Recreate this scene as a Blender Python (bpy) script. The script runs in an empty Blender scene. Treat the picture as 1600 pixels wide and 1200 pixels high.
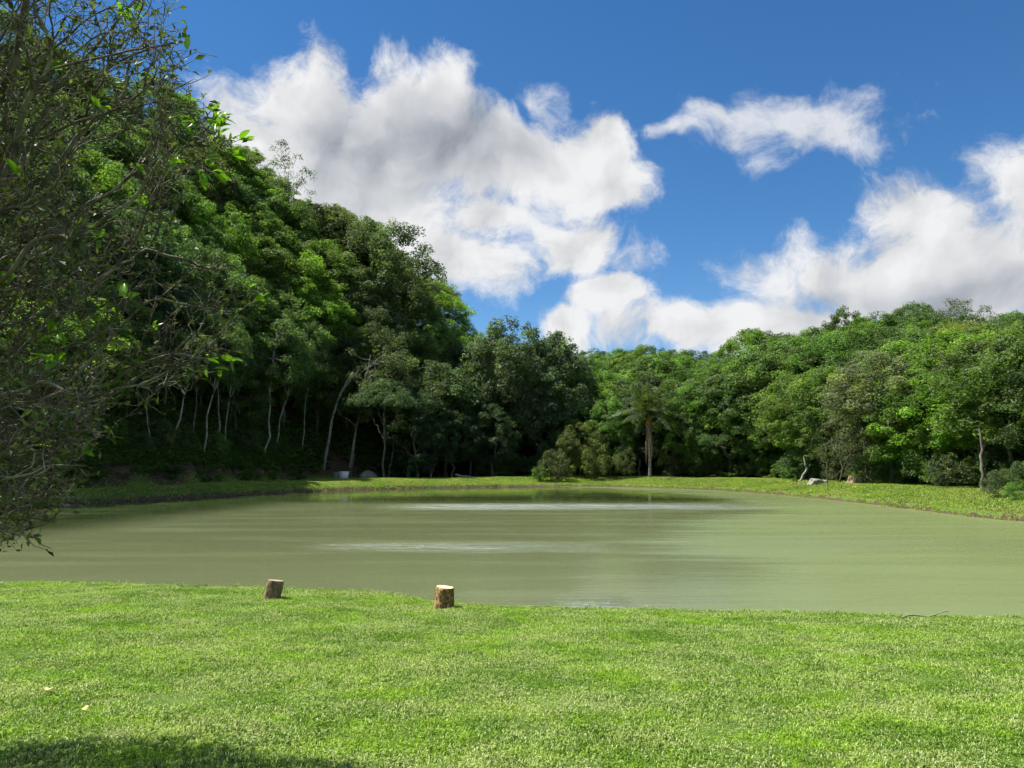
import bpy, math, random
import numpy as np
from mathutils import Vector, Matrix, Euler

R = math.radians
rng = np.random.default_rng(7)
random.seed(7)
scene = bpy.context.scene
COL = scene.collection

# ------------------------------------------------------------------ camera
CAM = np.array((0.0, 0.0, 2.8)); FPX = 1209.0; PITCH = math.atan(125 / 1209)
cam_d = bpy.data.cameras.new('camera'); cam = bpy.data.objects.new('camera', cam_d); COL.objects.link(cam)
cam.location = CAM; cam.rotation_euler = (R(90) + PITCH, 0, 0)
cam_d.sensor_width = 36; cam_d.lens = 36 * FPX / 1600; cam_d.clip_start = 0.05; cam_d.clip_end = 3000
scene.camera = cam
CP, SP = math.cos(PITCH), math.sin(PITCH)

# ------------------------------------------------------------------ sun, exposure
SUN_EL = R(62); SUN_AZ = R(-79)            # azimuth from +Y towards +X
SD = Vector((math.sin(SUN_AZ) * math.cos(SUN_EL), math.cos(SUN_AZ) * math.cos(SUN_EL), math.sin(SUN_EL)))
sun_d = bpy.data.lights.new('sun', 'SUN'); sun = bpy.data.objects.new('sun', sun_d); COL.objects.link(sun)
sun_d.energy = 4.6; sun_d.angle = R(0.53); sun_d.color = (1.0, 0.955, 0.87)
sun.rotation_euler = SD.to_track_quat('Z', 'Y').to_euler()
scene.view_settings.view_transform = 'Standard'; scene.view_settings.look = 'None'
scene.view_settings.exposure = 1.0; scene.view_settings.gamma = 1.0
scene.view_settings.use_curve_mapping = False
scene.render.engine = 'CYCLES'
cy = scene.cycles
cy.use_adaptive_sampling = True; cy.adaptive_threshold = 0.025; cy.adaptive_min_samples = 24
cy.max_bounces = 6; cy.diffuse_bounces = 4; cy.glossy_bounces = 3; cy.transmission_bounces = 4; cy.transparent_max_bounces = 4
cy.sample_clamp_indirect = 6.0; cy.caustics_reflective = False; cy.caustics_refractive = False

def ray(px, py):
    a, b = (px - 800) / FPX, (600 - py) / FPX
    d = np.array((a, CP - b * SP, SP + b * CP)); return d
def at(px, py, Y):
    d = ray(px, py); return CAM + d * (Y / d[1])
def at_z(px, py, z):
    d = ray(px, py); return CAM + d * ((z - CAM[2]) / d[2])
def proj(x, y, z):
    z = z - CAM[2]; dep = y * CP + z * SP; up = -y * SP + z * CP
    return 800 + FPX * x / dep, 600 - FPX * up / dep

# ------------------------------------------------------------------ node helpers
class S:
    """a shader value; arithmetic builds Math nodes"""
    def __init__(s, nt, sock): s.nt, s.k = nt, sock
    def _op(s, op, *others, clamp=False):
        n = s.nt.nodes.new('ShaderNodeMath'); n.operation = op; n.use_clamp = clamp
        for i, v in enumerate((s,) + others):
            if isinstance(v, S): s.nt.links.new(v.k, n.inputs[i])
            else: n.inputs[i].default_value = float(v)
        return S(s.nt, n.outputs[0])
    def __add__(s, o): return s._op('ADD', o)
    def __radd__(s, o): return s._op('ADD', o)
    def __sub__(s, o): return s._op('SUBTRACT', o)
    def __rsub__(s, o): return (s * -1.0) + o
    def __mul__(s, o): return s._op('MULTIPLY', o)
    def __rmul__(s, o): return s._op('MULTIPLY', o)
    def __truediv__(s, o): return s._op('DIVIDE', o)
    def max(s, o): return s._op('MAXIMUM', o)
    def min(s, o): return s._op('MINIMUM', o)
    def smax(s, o, k): return s._op('SMOOTH_MAX', o, k)
    def sqrt(s): return s._op('SQRT')
    def pow(s, e): return s._op('POWER', e)
    def step(s, a, b, c=0.0, d=1.0):
        n = s.nt.nodes.new('ShaderNodeMapRange'); n.interpolation_type = 'SMOOTHSTEP'
        s.nt.links.new(s.k, n.inputs[0])
        for i, v in zip((1, 2, 3, 4), (a, b, c, d)): n.inputs[i].default_value = v
        return S(s.nt, n.outputs[0])
def noise(nt, vec, scale, detail=4, rough=0.5, dist=0.0):
    n = nt.nodes.new('ShaderNodeTexNoise'); n.inputs['Scale'].default_value = scale
    n.inputs['Detail'].default_value = detail; n.inputs['Roughness'].default_value = rough; n.inputs['Distortion'].default_value = dist
    if vec is not None: nt.links.new(vec, n.inputs['Vector'])
    return S(nt, n.outputs['Fac'])
def noise_col(nt, vec, scale):
    n = nt.nodes.new('ShaderNodeTexNoise'); n.inputs['Scale'].default_value = scale; n.inputs['Detail'].default_value = 4; nt.links.new(vec, n.inputs['Vector']); return n.outputs['Color']
def vmath(nt, op, a, b=None):
    n = nt.nodes.new('ShaderNodeVectorMath'); n.operation = op
    for i, v in enumerate((a, b)):
        if v is None: continue
        if isinstance(v, tuple): n.inputs[i].default_value = v
        else: nt.links.new(v, n.inputs[i])
    return n.outputs[0]
def mixc(nt, fac, a, b, mode='MIX'):
    n = nt.nodes.new('ShaderNodeMix'); n.data_type = 'RGBA'; n.blend_type = mode
    for i, v in ((0, fac), (6, a), (7, b)):
        if isinstance(v, S): nt.links.new(v.k, n.inputs[i])
        elif isinstance(v, (int, float)): n.inputs[i].default_value = v
        elif isinstance(v, tuple): n.inputs[i].default_value = v + (1,) if len(v) == 3 else v
        else: nt.links.new(v, n.inputs[i])
    return n.outputs[2]
def sepxyz(nt, vec):
    n = nt.nodes.new('ShaderNodeSeparateXYZ'); nt.links.new(vec, n.inputs[0]); return [S(nt, o) for o in n.outputs]
def comb(nt, x, y, z):
    n = nt.nodes.new('ShaderNodeCombineXYZ')
    for i, v in enumerate((x, y, z)):
        if isinstance(v, S): nt.links.new(v.k, n.inputs[i])
        else: n.inputs[i].default_value = v
    return n.outputs[0]

# ------------------------------------------------------------------ world: sky and clouds
def build_world():
    w = bpy.data.worlds.new('World'); scene.world = w; w.use_nodes = True; w.cycles.sampling_method = 'NONE'
    nt = w.node_tree; nt.nodes.clear()
    out = nt.nodes.new('ShaderNodeOutputWorld')
    sky = nt.nodes.new('ShaderNodeTexSky'); sky.sky_type = 'NISHITA'; sky.sun_disc = False
    sky.sun_elevation = SUN_EL; sky.sun_rotation = SUN_AZ
    sky.altitude = 900; sky.air_density = 1.0; sky.dust_density = 0.1; sky.ozone_density = 4.0
    bg = nt.nodes.new('ShaderNodeBackground'); bg.inputs[1].default_value = 0.068
    hs = nt.nodes.new('ShaderNodeHueSaturation'); hs.inputs['Saturation'].default_value = 1.24
    nt.links.new(sky.outputs[0], hs.inputs['Color']); nt.links.new(hs.outputs[0], bg.inputs[0])
    tc = nt.nodes.new('ShaderNodeTexCoord'); d = tc.outputs['Generated']
    x, y, z = sepxyz(nt, d)
    az = x._op('ARCTAN2', y); el = z._op('ARCSINE')
    pos = comb(nt, az + 0.0, el, 0.0)
    warp = vmath(nt, 'SUBTRACT', noise_col(nt, vmath(nt, 'ADD', pos, (1.7, 0.6, 0.0)), 6.0), (0.5, 0.5, 0.5))
    pw = vmath(nt, 'ADD', pos, vmath(nt, 'MULTIPLY', warp, (0.12, 0.10, 0.0)))
    pn = vmath(nt, 'ADD', pw, (2.31, 1.13, 0.0)); n1 = noise(nt, pn, 8.5, 9, 0.66)
    def billow(v, scale):
        n = nt.nodes.new('ShaderNodeTexVoronoi'); n.voronoi_dimensions = '2D'; n.feature = 'SMOOTH_F1'; n.inputs['Scale'].default_value = scale; n.inputs['Smoothness'].default_value = 0.5
        nt.links.new(v, n.inputs['Vector']); return 0.46 - S(nt, n.outputs['Distance'])
    pb = vmath(nt, 'ADD', pw, vmath(nt, 'MULTIPLY', vmath(nt, 'SUBTRACT', noise_col(nt, pw, 26.0), (0.5, 0.5, 0.5)), (0.045, 0.045, 0.0)))
    b1 = billow(pb, 13.0)
    # the same relief a little nearer to the sun (up and to the left): what faces the sun is brighter
    b1s = billow(vmath(nt, 'ADD', pb, (-0.018, 0.024, 0.0)), 13.0)
    n1s = noise(nt, vmath(nt, 'ADD', pn, (-0.034, 0.040, 0.0)), 8.5, 4, 0.55)
    def blob(px, py, rx, ry, rot=0.0):
        v = ray(px, py); v = v / np.linalg.norm(v)
        m = nt.nodes.new('ShaderNodeMapping'); m.vector_type = 'TEXTURE'
        m.inputs['Location'].default_value = (math.atan2(v[0], v[1]), math.asin(v[2]), 0); m.inputs['Rotation'].default_value = (0, 0, R(rot))
        m.inputs['Scale'].default_value = (rx / 1290., ry / 1290., 1); nt.links.new(pw, m.inputs['Vector'])
        n = nt.nodes.new('ShaderNodeVectorMath'); n.operation = 'LENGTH'; nt.links.new(m.outputs[0], n.inputs[0]); return S(nt, n.outputs['Value'])
    def field(bl):
        f = None
        for b in bl:
            q = blob(*b); f = q if f is None else f._op('SMOOTH_MIN', q, 0.22)
        return 1.0 - f
    thick = [(475, 185, 135, 118), (640, 205, 190, 128, -8), (800, 255, 190, 98, -14), (560, 310, 215, 112, -10), (915, 285, 112, 72, -12), (385, 285, 120, 140), (955, 228, 54, 64, -10),
             (735, 408, 128, 72, -8), (890, 395, 92, 64), (950, 472, 92, 40), (885, 522, 58, 44), (1110, 514, 205, 50), (1240, 508, 155, 36), (1440, 425, 300, 88), (1310, 430, 110, 48), (1425, 342, 100, 56, -15), (1650, 370, 150, 135), (775, 335, 95, 56, 0)]
    thin = [(1225, 192, 165, 66, -6), (1285, 208, 85, 46, 0), (1065, 212, 60, 20, 10), (1140, 178, 66, 30, -20), (848, 165, 46, 42, -30), (990, 420, 80, 50, -30)]
    ft, fn = field(thick), field(thin)
    # beyond the frame the same kind of broken cumulus goes on round the whole sky
    no = noise(nt, comb(nt, x * 2.0, y * 2.0, z * 4.5), 1.5, 3, 0.5)
    away = (y * -1.0).step(-0.78, -0.55)
    fo = (no - 0.50) * 4.2 * away - (1.0 - away) * 2.0
    dens = (ft * 1.1).max(fo) + (n1 - 0.5) * 2.3 + b1 * 0.40 - 0.02
    a1 = dens.step(-0.10, 0.52)
    a2 = (fn + (n1 - 0.5) * 3.6 + b1 * 0.8 - 0.06).step(-0.1, 0.95) * 0.80
    alpha = a1.max(a2) * el.step(-0.03, 0.03)
    core = field([(690, 215, 240, 80, -4), (560, 232, 145, 84), (1480, 458, 290, 40)])
    shade = (core + (n1 - 0.5) * 1.2).step(-0.25, 0.85) * 0.84 + dens.step(0.4, 1.8) * 0.08
    lit = (n1 - n1s) * 1.0 + (b1 - b1s) * 0.40
    br = (1.0 - shade * 0.52 + lit * 0.8).max(0.36).min(1.08)
    cool = (1.02 - br).step(0.0, 0.6)
    ccol = mixc(nt, cool, (1.0, 1.0, 1.0), (0.90, 0.96, 1.06))
    bc = nt.nodes.new('ShaderNodeBackground'); nt.links.new(ccol, bc.inputs[0])
    nt.links.new((br * 0.42).k, bc.inputs[1])
    ms = nt.nodes.new('ShaderNodeMixShader'); nt.links.new((alpha * 0.97).k, ms.inputs[0])
    nt.links.new(bg.outputs[0], ms.inputs[1]); nt.links.new(bc.outputs[0], ms.inputs[2])
    nt.links.new(ms.outputs[0], out.inputs[0])
build_world()

# ------------------------------------------------------------------ materials
def new_mat(name):
    m = bpy.data.materials.new(name); m.use_nodes = True
    nt = m.node_tree; b = nt.nodes['Principled BSDF']; return m, nt, b
def gpos(nt):
    return nt.nodes.new('ShaderNodeNewGeometry').outputs['Position']
def opos(nt):
    return nt.nodes.new('ShaderNodeTexCoord').outputs['Object']
def bump(nt, b, h, strength, dist):
    n = nt.nodes.new('ShaderNodeBump'); n.inputs['Strength'].default_value = strength; n.inputs['Distance'].default_value = dist
    nt.links.new(h.k, n.inputs['Height']); nt.links.new(n.outputs[0], b.inputs['Normal'])
def attr(nt, name):
    n = nt.nodes.new('ShaderNodeAttribute'); n.attribute_name = name; return S(nt, n.outputs['Fac'])

def leaf_material(name, base=None, trans=0.32, rough=0.45, spread=0.55, spec=0.4, tint_warm=(1.25, 1.18, 0.55)):
    m, nt, b = new_mat(name)
    if base is None:
        c = nt.nodes.new('ShaderNodeObjectInfo').outputs['Color']
    else:
        rg = nt.nodes.new('ShaderNodeRGB'); rg.outputs[0].default_value = base + (1,); c = rg.outputs[0]
    t = attr(nt, 'tint')
    v = t.step(0.0, 1.0, 1.0 - spread, 1.0 + spread)
    hs = mixc(nt, 1.0, c, comb(nt, v, v, v), 'MULTIPLY')
    warm = mixc(nt, t.step(0.55, 1.0, 0.0, 0.8), (1.0, 1.0, 1.0), tint_warm)
    hs = mixc(nt, 1.0, hs, warm, 'MULTIPLY')
    nt.links.new(hs, b.inputs['Base Color']); b.inputs['Roughness'].default_value = rough
    b.inputs['Specular IOR Level'].default_value = spec
    tr = nt.nodes.new('ShaderNodeBsdfTranslucent')
    tc = mixc(nt, 1.0, hs, (1.25, 1.35, 0.55), 'MULTIPLY'); nt.links.new(tc, tr.inputs[0])
    ms = nt.nodes.new('ShaderNodeMixShader'); ms.inputs[0].default_value = trans
    nt.links.new(b.outputs[0], ms.inputs[1]); nt.links.new(tr.outputs[0], ms.inputs[2])
    nt.links.new(ms.outputs[0], nt.nodes['Material Output'].inputs[0])
    return m

def bark_material(name, c1, c2, scale=6.0, stretch=0.25, c3=None, bstr=0.6):
    m, nt, b = new_mat(name)
    p = opos(nt); q = vmath(nt, 'MULTIPLY', p, (1, 1, stretch))
    n = noise(nt, q, scale, 6, 0.65); n2 = noise(nt, p, scale * 0.35, 3)
    col = mixc(nt, n.step(0.35, 0.65), c1, c2)
    if c3: col = mixc(nt, n2.step(0.5, 0.66), col, c3)
    nt.links.new(col, b.inputs['Base Color']); b.inputs['Roughness'].default_value = 0.9; b.inputs['Specular IOR Level'].default_value = 0.2
    bump(nt, b, n, bstr, 0.02)
    return m

M = {}
M['leaf'] = leaf_material('forest_leaves', None, 0.50, 0.5, 0.5)
M['bark_pale'] = bark_material('pale_bark', (0.20, 0.19, 0.16), (0.33, 0.32, 0.28), 5, 0.3, (0.11, 0.11, 0.08))
M['bark'] = bark_material('grey_bark', (0.10, 0.09, 0.07), (0.22, 0.20, 0.16), 5, 0.3, (0.10, 0.12, 0.06))
M['bark_white'] = bark_material('whitish_bark', (0.22, 0.21, 0.18), (0.42, 0.41, 0.36), 4, 0.3, (0.12, 0.12, 0.09))
M['twig'] = bark_material('lichen_bark', (0.060, 0.048, 0.034), (0.155, 0.132, 0.098), 14, 0.6, (0.23, 0.225, 0.16), 0.4)
M['near_leaf'] = leaf_material('glossy_leaf', None, 0.48, 0.3, 0.3, 0.5)
M['near_foliage'] = leaf_material('small_dull_leaf', (0.095, 0.125, 0.036), 0.40, 0.5, 0.6, 0.4, (1.2, 1.05, 0.8))

def ground_material():
    m, nt, b = new_mat('earth_and_turf')
    p = gpos(nt); a_grass = attr(nt, 'grass'); a_mud = attr(nt, 'mud')
    n = noise(nt, p, 0.7, 6, 0.6); nf = noise(nt, p, 9.0, 6, 0.7)
    soil = mixc(nt, nf.step(0.3, 0.7), (0.045, 0.030, 0.018), (0.105, 0.072, 0.044))
    mud = mixc(nt, nf.step(0.3, 0.7), (0.050, 0.036, 0.022), (0.115, 0.084, 0.052))
    turf = mixc(nt, nf.step(0.3, 0.7), (0.055, 0.10, 0.014), (0.12, 0.19, 0.032))
    turf = mixc(nt, n.step(0.5, 0.66, 0, 0.6), turf, (0.15, 0.15, 0.065))
    c = mixc(nt, a_mud, soil, mud); c = mixc(nt, (a_grass + (nf - 0.5) * 0.5).step(0.3, 0.6), c, turf)
    nt.links.new(c, b.inputs['Base Color']); b.inputs['Roughness'].default_value = 0.95; b.inputs['Specular IOR Level'].default_value = 0.15
    bump(nt, b, nf, 0.8, 0.06)
    return m
M['ground'] = ground_material()

def grass_material(name, c_green, c_bright, c_straw, scale):
    m, nt, b = new_mat(name)
    p = gpos(nt)
    flat = vmath(nt, 'MULTIPLY', p, (1, 1, 0))
    big = noise(nt, flat, scale, 4, 0.6, 0.4); mid = noise(nt, flat, scale * 4.5, 4, 0.6); t = attr(nt, 'tint')
    c = mixc(nt, (big + (mid - 0.5) * 0.8).step(0.42, 0.62), c_green, c_bright)
    straw = noise(nt, vmath(nt, 'ADD', flat, (31.7, 12.3, 0.0)), scale * 1.6, 5, 0.65)
    c = mixc(nt, (straw + (t - 0.5) * 0.42).step(0.50, 0.70, 0.0, 0.85), c, c_straw)
    v = t.step(0, 1, 0.42, 1.6); c = mixc(nt, 1.0, c, comb(nt, v, v, v), 'MULTIPLY')
    nt.links.new(c, b.inputs['Base Color']); b.inputs['Roughness'].default_value = 0.42; b.inputs['Specular IOR Level'].default_value = 0.45
    tr = nt.nodes.new('ShaderNodeBsdfTranslucent'); nt.links.new(mixc(nt, 1.0, c, (1.2, 1.3, 0.6), 'MULTIPLY'), tr.inputs[0])
    ms = nt.nodes.new('ShaderNodeMixShader'); ms.inputs[0].default_value = 0.35
    nt.links.new(b.outputs[0], ms.inputs[1]); nt.links.new(tr.outputs[0], ms.inputs[2])
    nt.links.new(ms.outputs[0], nt.nodes['Material Output'].inputs[0])
    return m
M['lawn'] = grass_material('lawn_blades', (0.135, 0.255, 0.014), (0.235, 0.395, 0.014), (0.40, 0.44, 0.18), 0.70)
M['bank_grass'] = grass_material('bank_blades', (0.19, 0.31, 0.03), (0.28, 0.41, 0.04), (0.40, 0.40, 0.14), 0.16)
M['fern'] = leaf_material('undergrowth_leaves', (0.115, 0.205, 0.052), 0.45, 0.5, 0.6)

def simple(name, c1, c2, scale=8, rough=0.85, b_str=0.4, b_dist=0.02, detail=6, stretch=(1, 1, 1)):
    m, nt, b = new_mat(name)
    n = noise(nt, vmath(nt, 'MULTIPLY', opos(nt), stretch), scale, detail, 0.65)
    nt.links.new(mixc(nt, n.step(0.32, 0.68), c1, c2), b.inputs['Base Color']); b.inputs['Roughness'].default_value = rough
    b.inputs['Specular IOR Level'].default_value = 0.3
    bump(nt, b, n, b_str, b_dist); return m
M['rock_grey'] = simple('grey_rock', (0.17, 0.16, 0.14), (0.34, 0.32, 0.29), 3)
M['rock_pale'] = simple('pale_rock', (0.19, 0.18, 0.155), (0.33, 0.315, 0.275), 3)
M['rock_tan'] = simple('tan_rock', (0.30, 0.17, 0.08), (0.62, 0.50, 0.36), 1.6)
M['white_plastic'] = simple('weathered_white_plastic', (0.62, 0.63, 0.62), (0.78, 0.79, 0.78), 4, 0.45, 0.1)
M['grey_plastic'] = simple('dull_grey_plastic', (0.14, 0.16, 0.15), (0.22, 0.24, 0.22), 4, 0.6, 0.1)
M['dead_frond'] = simple('dry_frond', (0.13, 0.095, 0.06), (0.27, 0.21, 0.15), 6, 0.9, 0.3, 0.02, 4, (4, 4, .5))
M['fruit'] = simple('orange_fruit', (0.42, 0.20, 0.03), (0.55, 0.30, 0.06), 30, 0.5)
M['cut_wood'] = simple('fresh_cut_wood', (0.72, 0.60, 0.40), (0.84, 0.74, 0.54), 14, 0.8, 0.2, 0.004)
M['cut_old'] = simple('weathered_cut_wood', (0.30, 0.24, 0.17), (0.46, 0.38, 0.28), 20, 0.9, 0.3, 0.004)
def ring_wood(name, c1, c2, crack):
    m, nt, b = new_mat(name); p = opos(nt); x, y, z = sepxyz(nt, p); n = noise(nt, p, 9, 4, 0.6)
    r = (x * x + y * y).sqrt() + (n - 0.5) * 0.03
    ring = (r * 420.0)._op('SINE') * 0.5 + 0.5
    col = mixc(nt, ring * 0.7, c1, c2); ang = y._op('ARCTAN2', x)
    ck = noise(nt, comb(nt, ang * 2.2, r * 1.5, 0.0), 3.0, 3, 0.6)
    col = mixc(nt, ck.step(0.63, 0.68, 0.0, 0.7), col, crack); nt.links.new(col, b.inputs['Base Color']); b.inputs['Roughness'].default_value = 0.9
    return m
M['cut_wood'] = ring_wood('fresh_ringed_wood', (0.70, 0.57, 0.37), (0.56, 0.42, 0.24), (0.25, 0.16, 0.08))
M['cut_old'] = ring_wood('weathered_ringed_wood', (0.40, 0.33, 0.24), (0.28, 0.22, 0.15), (0.09, 0.07, 0.05))
M['dry_leaf'] = simple('dry_yellow_leaf', (0.62, 0.42, 0.14), (0.75, 0.58, 0.26), 30, 0.7)
M['stick'] = simple('bleached_stick', (0.20, 0.18, 0.14), (0.36, 0.33, 0.27), 12, 0.9)
M['dark_stake'] = simple('dark_stake', (0.05, 0.04, 0.03), (0.10, 0.08, 0.06), 10, 0.9)

def stump_bark(name, light, dark, fleck, thr):
    m, nt, b = new_mat(name); p = opos(nt)
    q = vmath(nt, 'MULTIPLY', p, (1, 1, 0.28)); n = noise(nt, q, 26, 6, 0.7)
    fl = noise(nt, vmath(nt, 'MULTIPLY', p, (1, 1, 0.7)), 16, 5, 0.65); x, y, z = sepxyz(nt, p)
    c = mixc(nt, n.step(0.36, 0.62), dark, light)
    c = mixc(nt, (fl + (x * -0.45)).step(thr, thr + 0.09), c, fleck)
    nt.links.new(c, b.inputs['Base Color']); b.inputs['Roughness'].default_value = 0.92; b.inputs['Specular IOR Level'].default_value = 0.2
    bump(nt, b, n + fl, 0.9, 0.012); return m
M['stump_dark'] = stump_bark('rough_brown_bark', (0.25, 0.15, 0.065), (0.045, 0.025, 0.012), (0.55, 0.34, 0.15), 0.52)
M['stump_grey'] = stump_bark('weathered_grey_bark', (0.27, 0.195, 0.12), (0.115, 0.078, 0.046), (0.42, 0.29, 0.17), 0.58)

def water_material():
    m, nt, b = new_mat('murky_pond_water')
    p = gpos(nt); x, y, z = sepxyz(nt, p)
    big = noise(nt, vmath(nt, 'MULTIPLY', p, (0.35, 1.0, 1.0)), 0.10, 5, 0.6, 0.6)
    band = noise(nt, vmath(nt, 'MULTIPLY', p, (0.16, 1.0, 1.0)), 0.55, 5, 0.6)
    # algae film drifted against the right-hand shore: edge x as a function of y
    fc = nt.nodes.new('ShaderNodeFloatCurve'); cv = fc.mapping.curves[0]
    pts = [(0, 1.0), (13, 1.0), (16, 3.6), (19, 4.6), (22, 6.0), (26, 5.2), (32, 6.4), (38, 8.2), (43, 11.5), (48, 14.5), (55, 16.3), (62, 16.5), (75, 14.5), (90, 9.0), (100, 3.0)]
    while len(cv.points) > 2: cv.points.remove(cv.points[1])
    cv.points[0].location = (0, pts[0][1] / 20); cv.points[1].location = (1, pts[-1][1] / 20)
    for a, v in pts[1:-1]: cv.points.new(a / 100, v / 20)
    fc.mapping.update()
    nt.links.new((y / 100.0).k, fc.inputs['Value'])
    ex = S(nt, fc.outputs[0]) * 20.0
    strk = noise(nt, vmath(nt, 'MULTIPLY', p, (0.07, 0.9, 1.0)), 1.1, 5, 0.65, 0.3)
    d = x - ex + (big - 0.5) * 6.0 + (band - 0.5) * 5.0 + (strk - 0.5) * 6.0
    film = d.step(-1.6, 2.6) * (0.84 + (band - 0.5) * 0.6)
    film = film.max(band.step(0.52, 0.72, 0.0, 0.26))
    # calm water by far and left-hand shores: tree reflections painted dark into its colour
    calm_painted_refl = ((y + (band - 0.5) * 16.0).step(53.0, 62.0)).max((x * -1.0 + (y - 40.0) * 0.12 + (band - 0.5) * 8.0).step(15.5, 22.0)) * (1.0 - film).max(0.0)
    c = mixc(nt, film, (0.132, 0.154, 0.074), (0.152, 0.190, 0.070))
    c = mixc(nt, (big + (band - 0.5) * 0.5).step(0.42, 0.62, 0.0, 0.5), c, (0.142, 0.166, 0.080))
    c = mixc(nt, calm_painted_refl * 0.95, c, (0.030, 0.046, 0.015))
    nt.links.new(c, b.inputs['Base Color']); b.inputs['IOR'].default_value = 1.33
    # wind patches where ripples catch the sky
    def patch(x0, x1, y0, y1, sx, sy):
        q = (y + (band - 0.5) * (y1 - y0) * 0.9)
        return x.step(x0 - sx, x0 + sx) * x.step(x1 - sx, x1 + sx, 1, 0) * q.step(y0 - sy, y0 + sy) * q.step(y1 - sy, y1 + sy, 1, 0)
    wind = patch(-6, 14.5, 49, 54.5, 4, 1.6).max(patch(-5, 1.2, 25.6, 28.2, 3.0, 0.9) * 0.42).max(patch(1.2, 2.2, 15.2, 17.0, 0.4, 0.6) * 0.45)
    wind = wind * noise(nt, vmath(nt, 'MULTIPLY', p, (0.35, 2.2, 1.0)), 1.3, 5, 0.7).step(0.36, 0.60)
    nt.links.new((0.44 + calm_painted_refl * 0.16 - film * 0.28 + wind * 1.1).max(0.05).k, b.inputs['Specular IOR Level'])
    nt.links.new((0.10 + film * 0.20 + band.step(0.4, 0.6) * 0.05 - calm_painted_refl * 0.06 + wind * 0.30).k, b.inputs['Roughness'])
    rip = noise(nt, vmath(nt, 'MULTIPLY', p, (0.6, 1.6, 1.0)), 3.2, 4, 0.6)
    fine = noise(nt, vmath(nt, 'MULTIPLY', p, (0.5, 1.4, 1.0)), 7.0, 3, 0.55)
    h = rip * ((0.10 - calm_painted_refl * 0.085).max(0.01) + wind * 1.6) * (1.0 - film * 0.8) + fine * wind * 1.4
    bump(nt, b, h, 0.75, 0.10)
    gl = nt.nodes.new('ShaderNodeBsdfGlossy'); gl.inputs['Roughness'].default_value = 0.34; gl.inputs['Color'].default_value = (0.95, 0.97, 1.0, 1)
    gn = nt.nodes.new('ShaderNodeBump'); gn.inputs['Strength'].default_value = 1.0; gn.inputs['Distance'].default_value = 0.12
    nt.links.new((rip + fine * 0.7).k, gn.inputs['Height']); nt.links.new(gn.outputs[0], gl.inputs['Normal'])
    ms = nt.nodes.new('ShaderNodeMixShader'); nt.links.new((wind * (0.25 + strk.step(0.42, 0.6) * 0.45)).k, ms.inputs[0])
    nt.links.new(b.outputs[0], ms.inputs[1]); nt.links.new(gl.outputs[0], ms.inputs[2]); nt.links.new(ms.outputs[0], nt.nodes['Material Output'].inputs[0])
    return m
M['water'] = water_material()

# ------------------------------------------------------------------ object helpers
def mesh_from(name, V, F, mat=None, smooth=False, tint=None):
    me = bpy.data.meshes.new(name)
    V = np.asarray(V, np.float32)
    if isinstance(F, np.ndarray):
        k = F.shape[1]; n = len(F); idx = F.ravel().astype(np.int32)
        starts = np.arange(0, n * k, k, dtype=np.int32); tot = np.full(n, k, np.int32)
    else:
        tot = np.array([len(f) for f in F], np.int32); idx = np.array([i for f in F for i in f], np.int32)
        starts = np.concatenate(([0], np.cumsum(tot)[:-1])).astype(np.int32); n = len(F)
    me.vertices.add(len(V)); me.vertices.foreach_set('co', V.ravel())
    me.loops.add(len(idx)); me.loops.foreach_set('vertex_index', idx)
    me.polygons.add(n); me.polygons.foreach_set('loop_start', starts); me.polygons.foreach_set('loop_total', tot)
    me.polygons.foreach_set('use_smooth', np.full(n, smooth))
    me.update(calc_edges=True)
    if mat: me.materials.append(mat)
    if tint is not None:
        a = me.attributes.new('tint', 'FLOAT', 'POINT'); a.data.foreach_set('value', np.asarray(tint, np.float32))
    return me
def link(name, me, parent=None):
    o = bpy.data.objects.new(name, me); COL.objects.link(o); o.parent = parent; return o
def tag(o, label=None, cat=None, group=None, kind=None):
    for k, v in (('label', label), ('category', cat), ('group', group), ('kind', kind)):
        if v: o[k] = v
    return o
def empty(name, loc, rz=0.0):
    o = bpy.data.objects.new(name, None); COL.objects.link(o); o.location = [float(v) for v in loc]; o.rotation_euler = (0, 0, rz); o.empty_display_size = 0.2; return o

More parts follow.
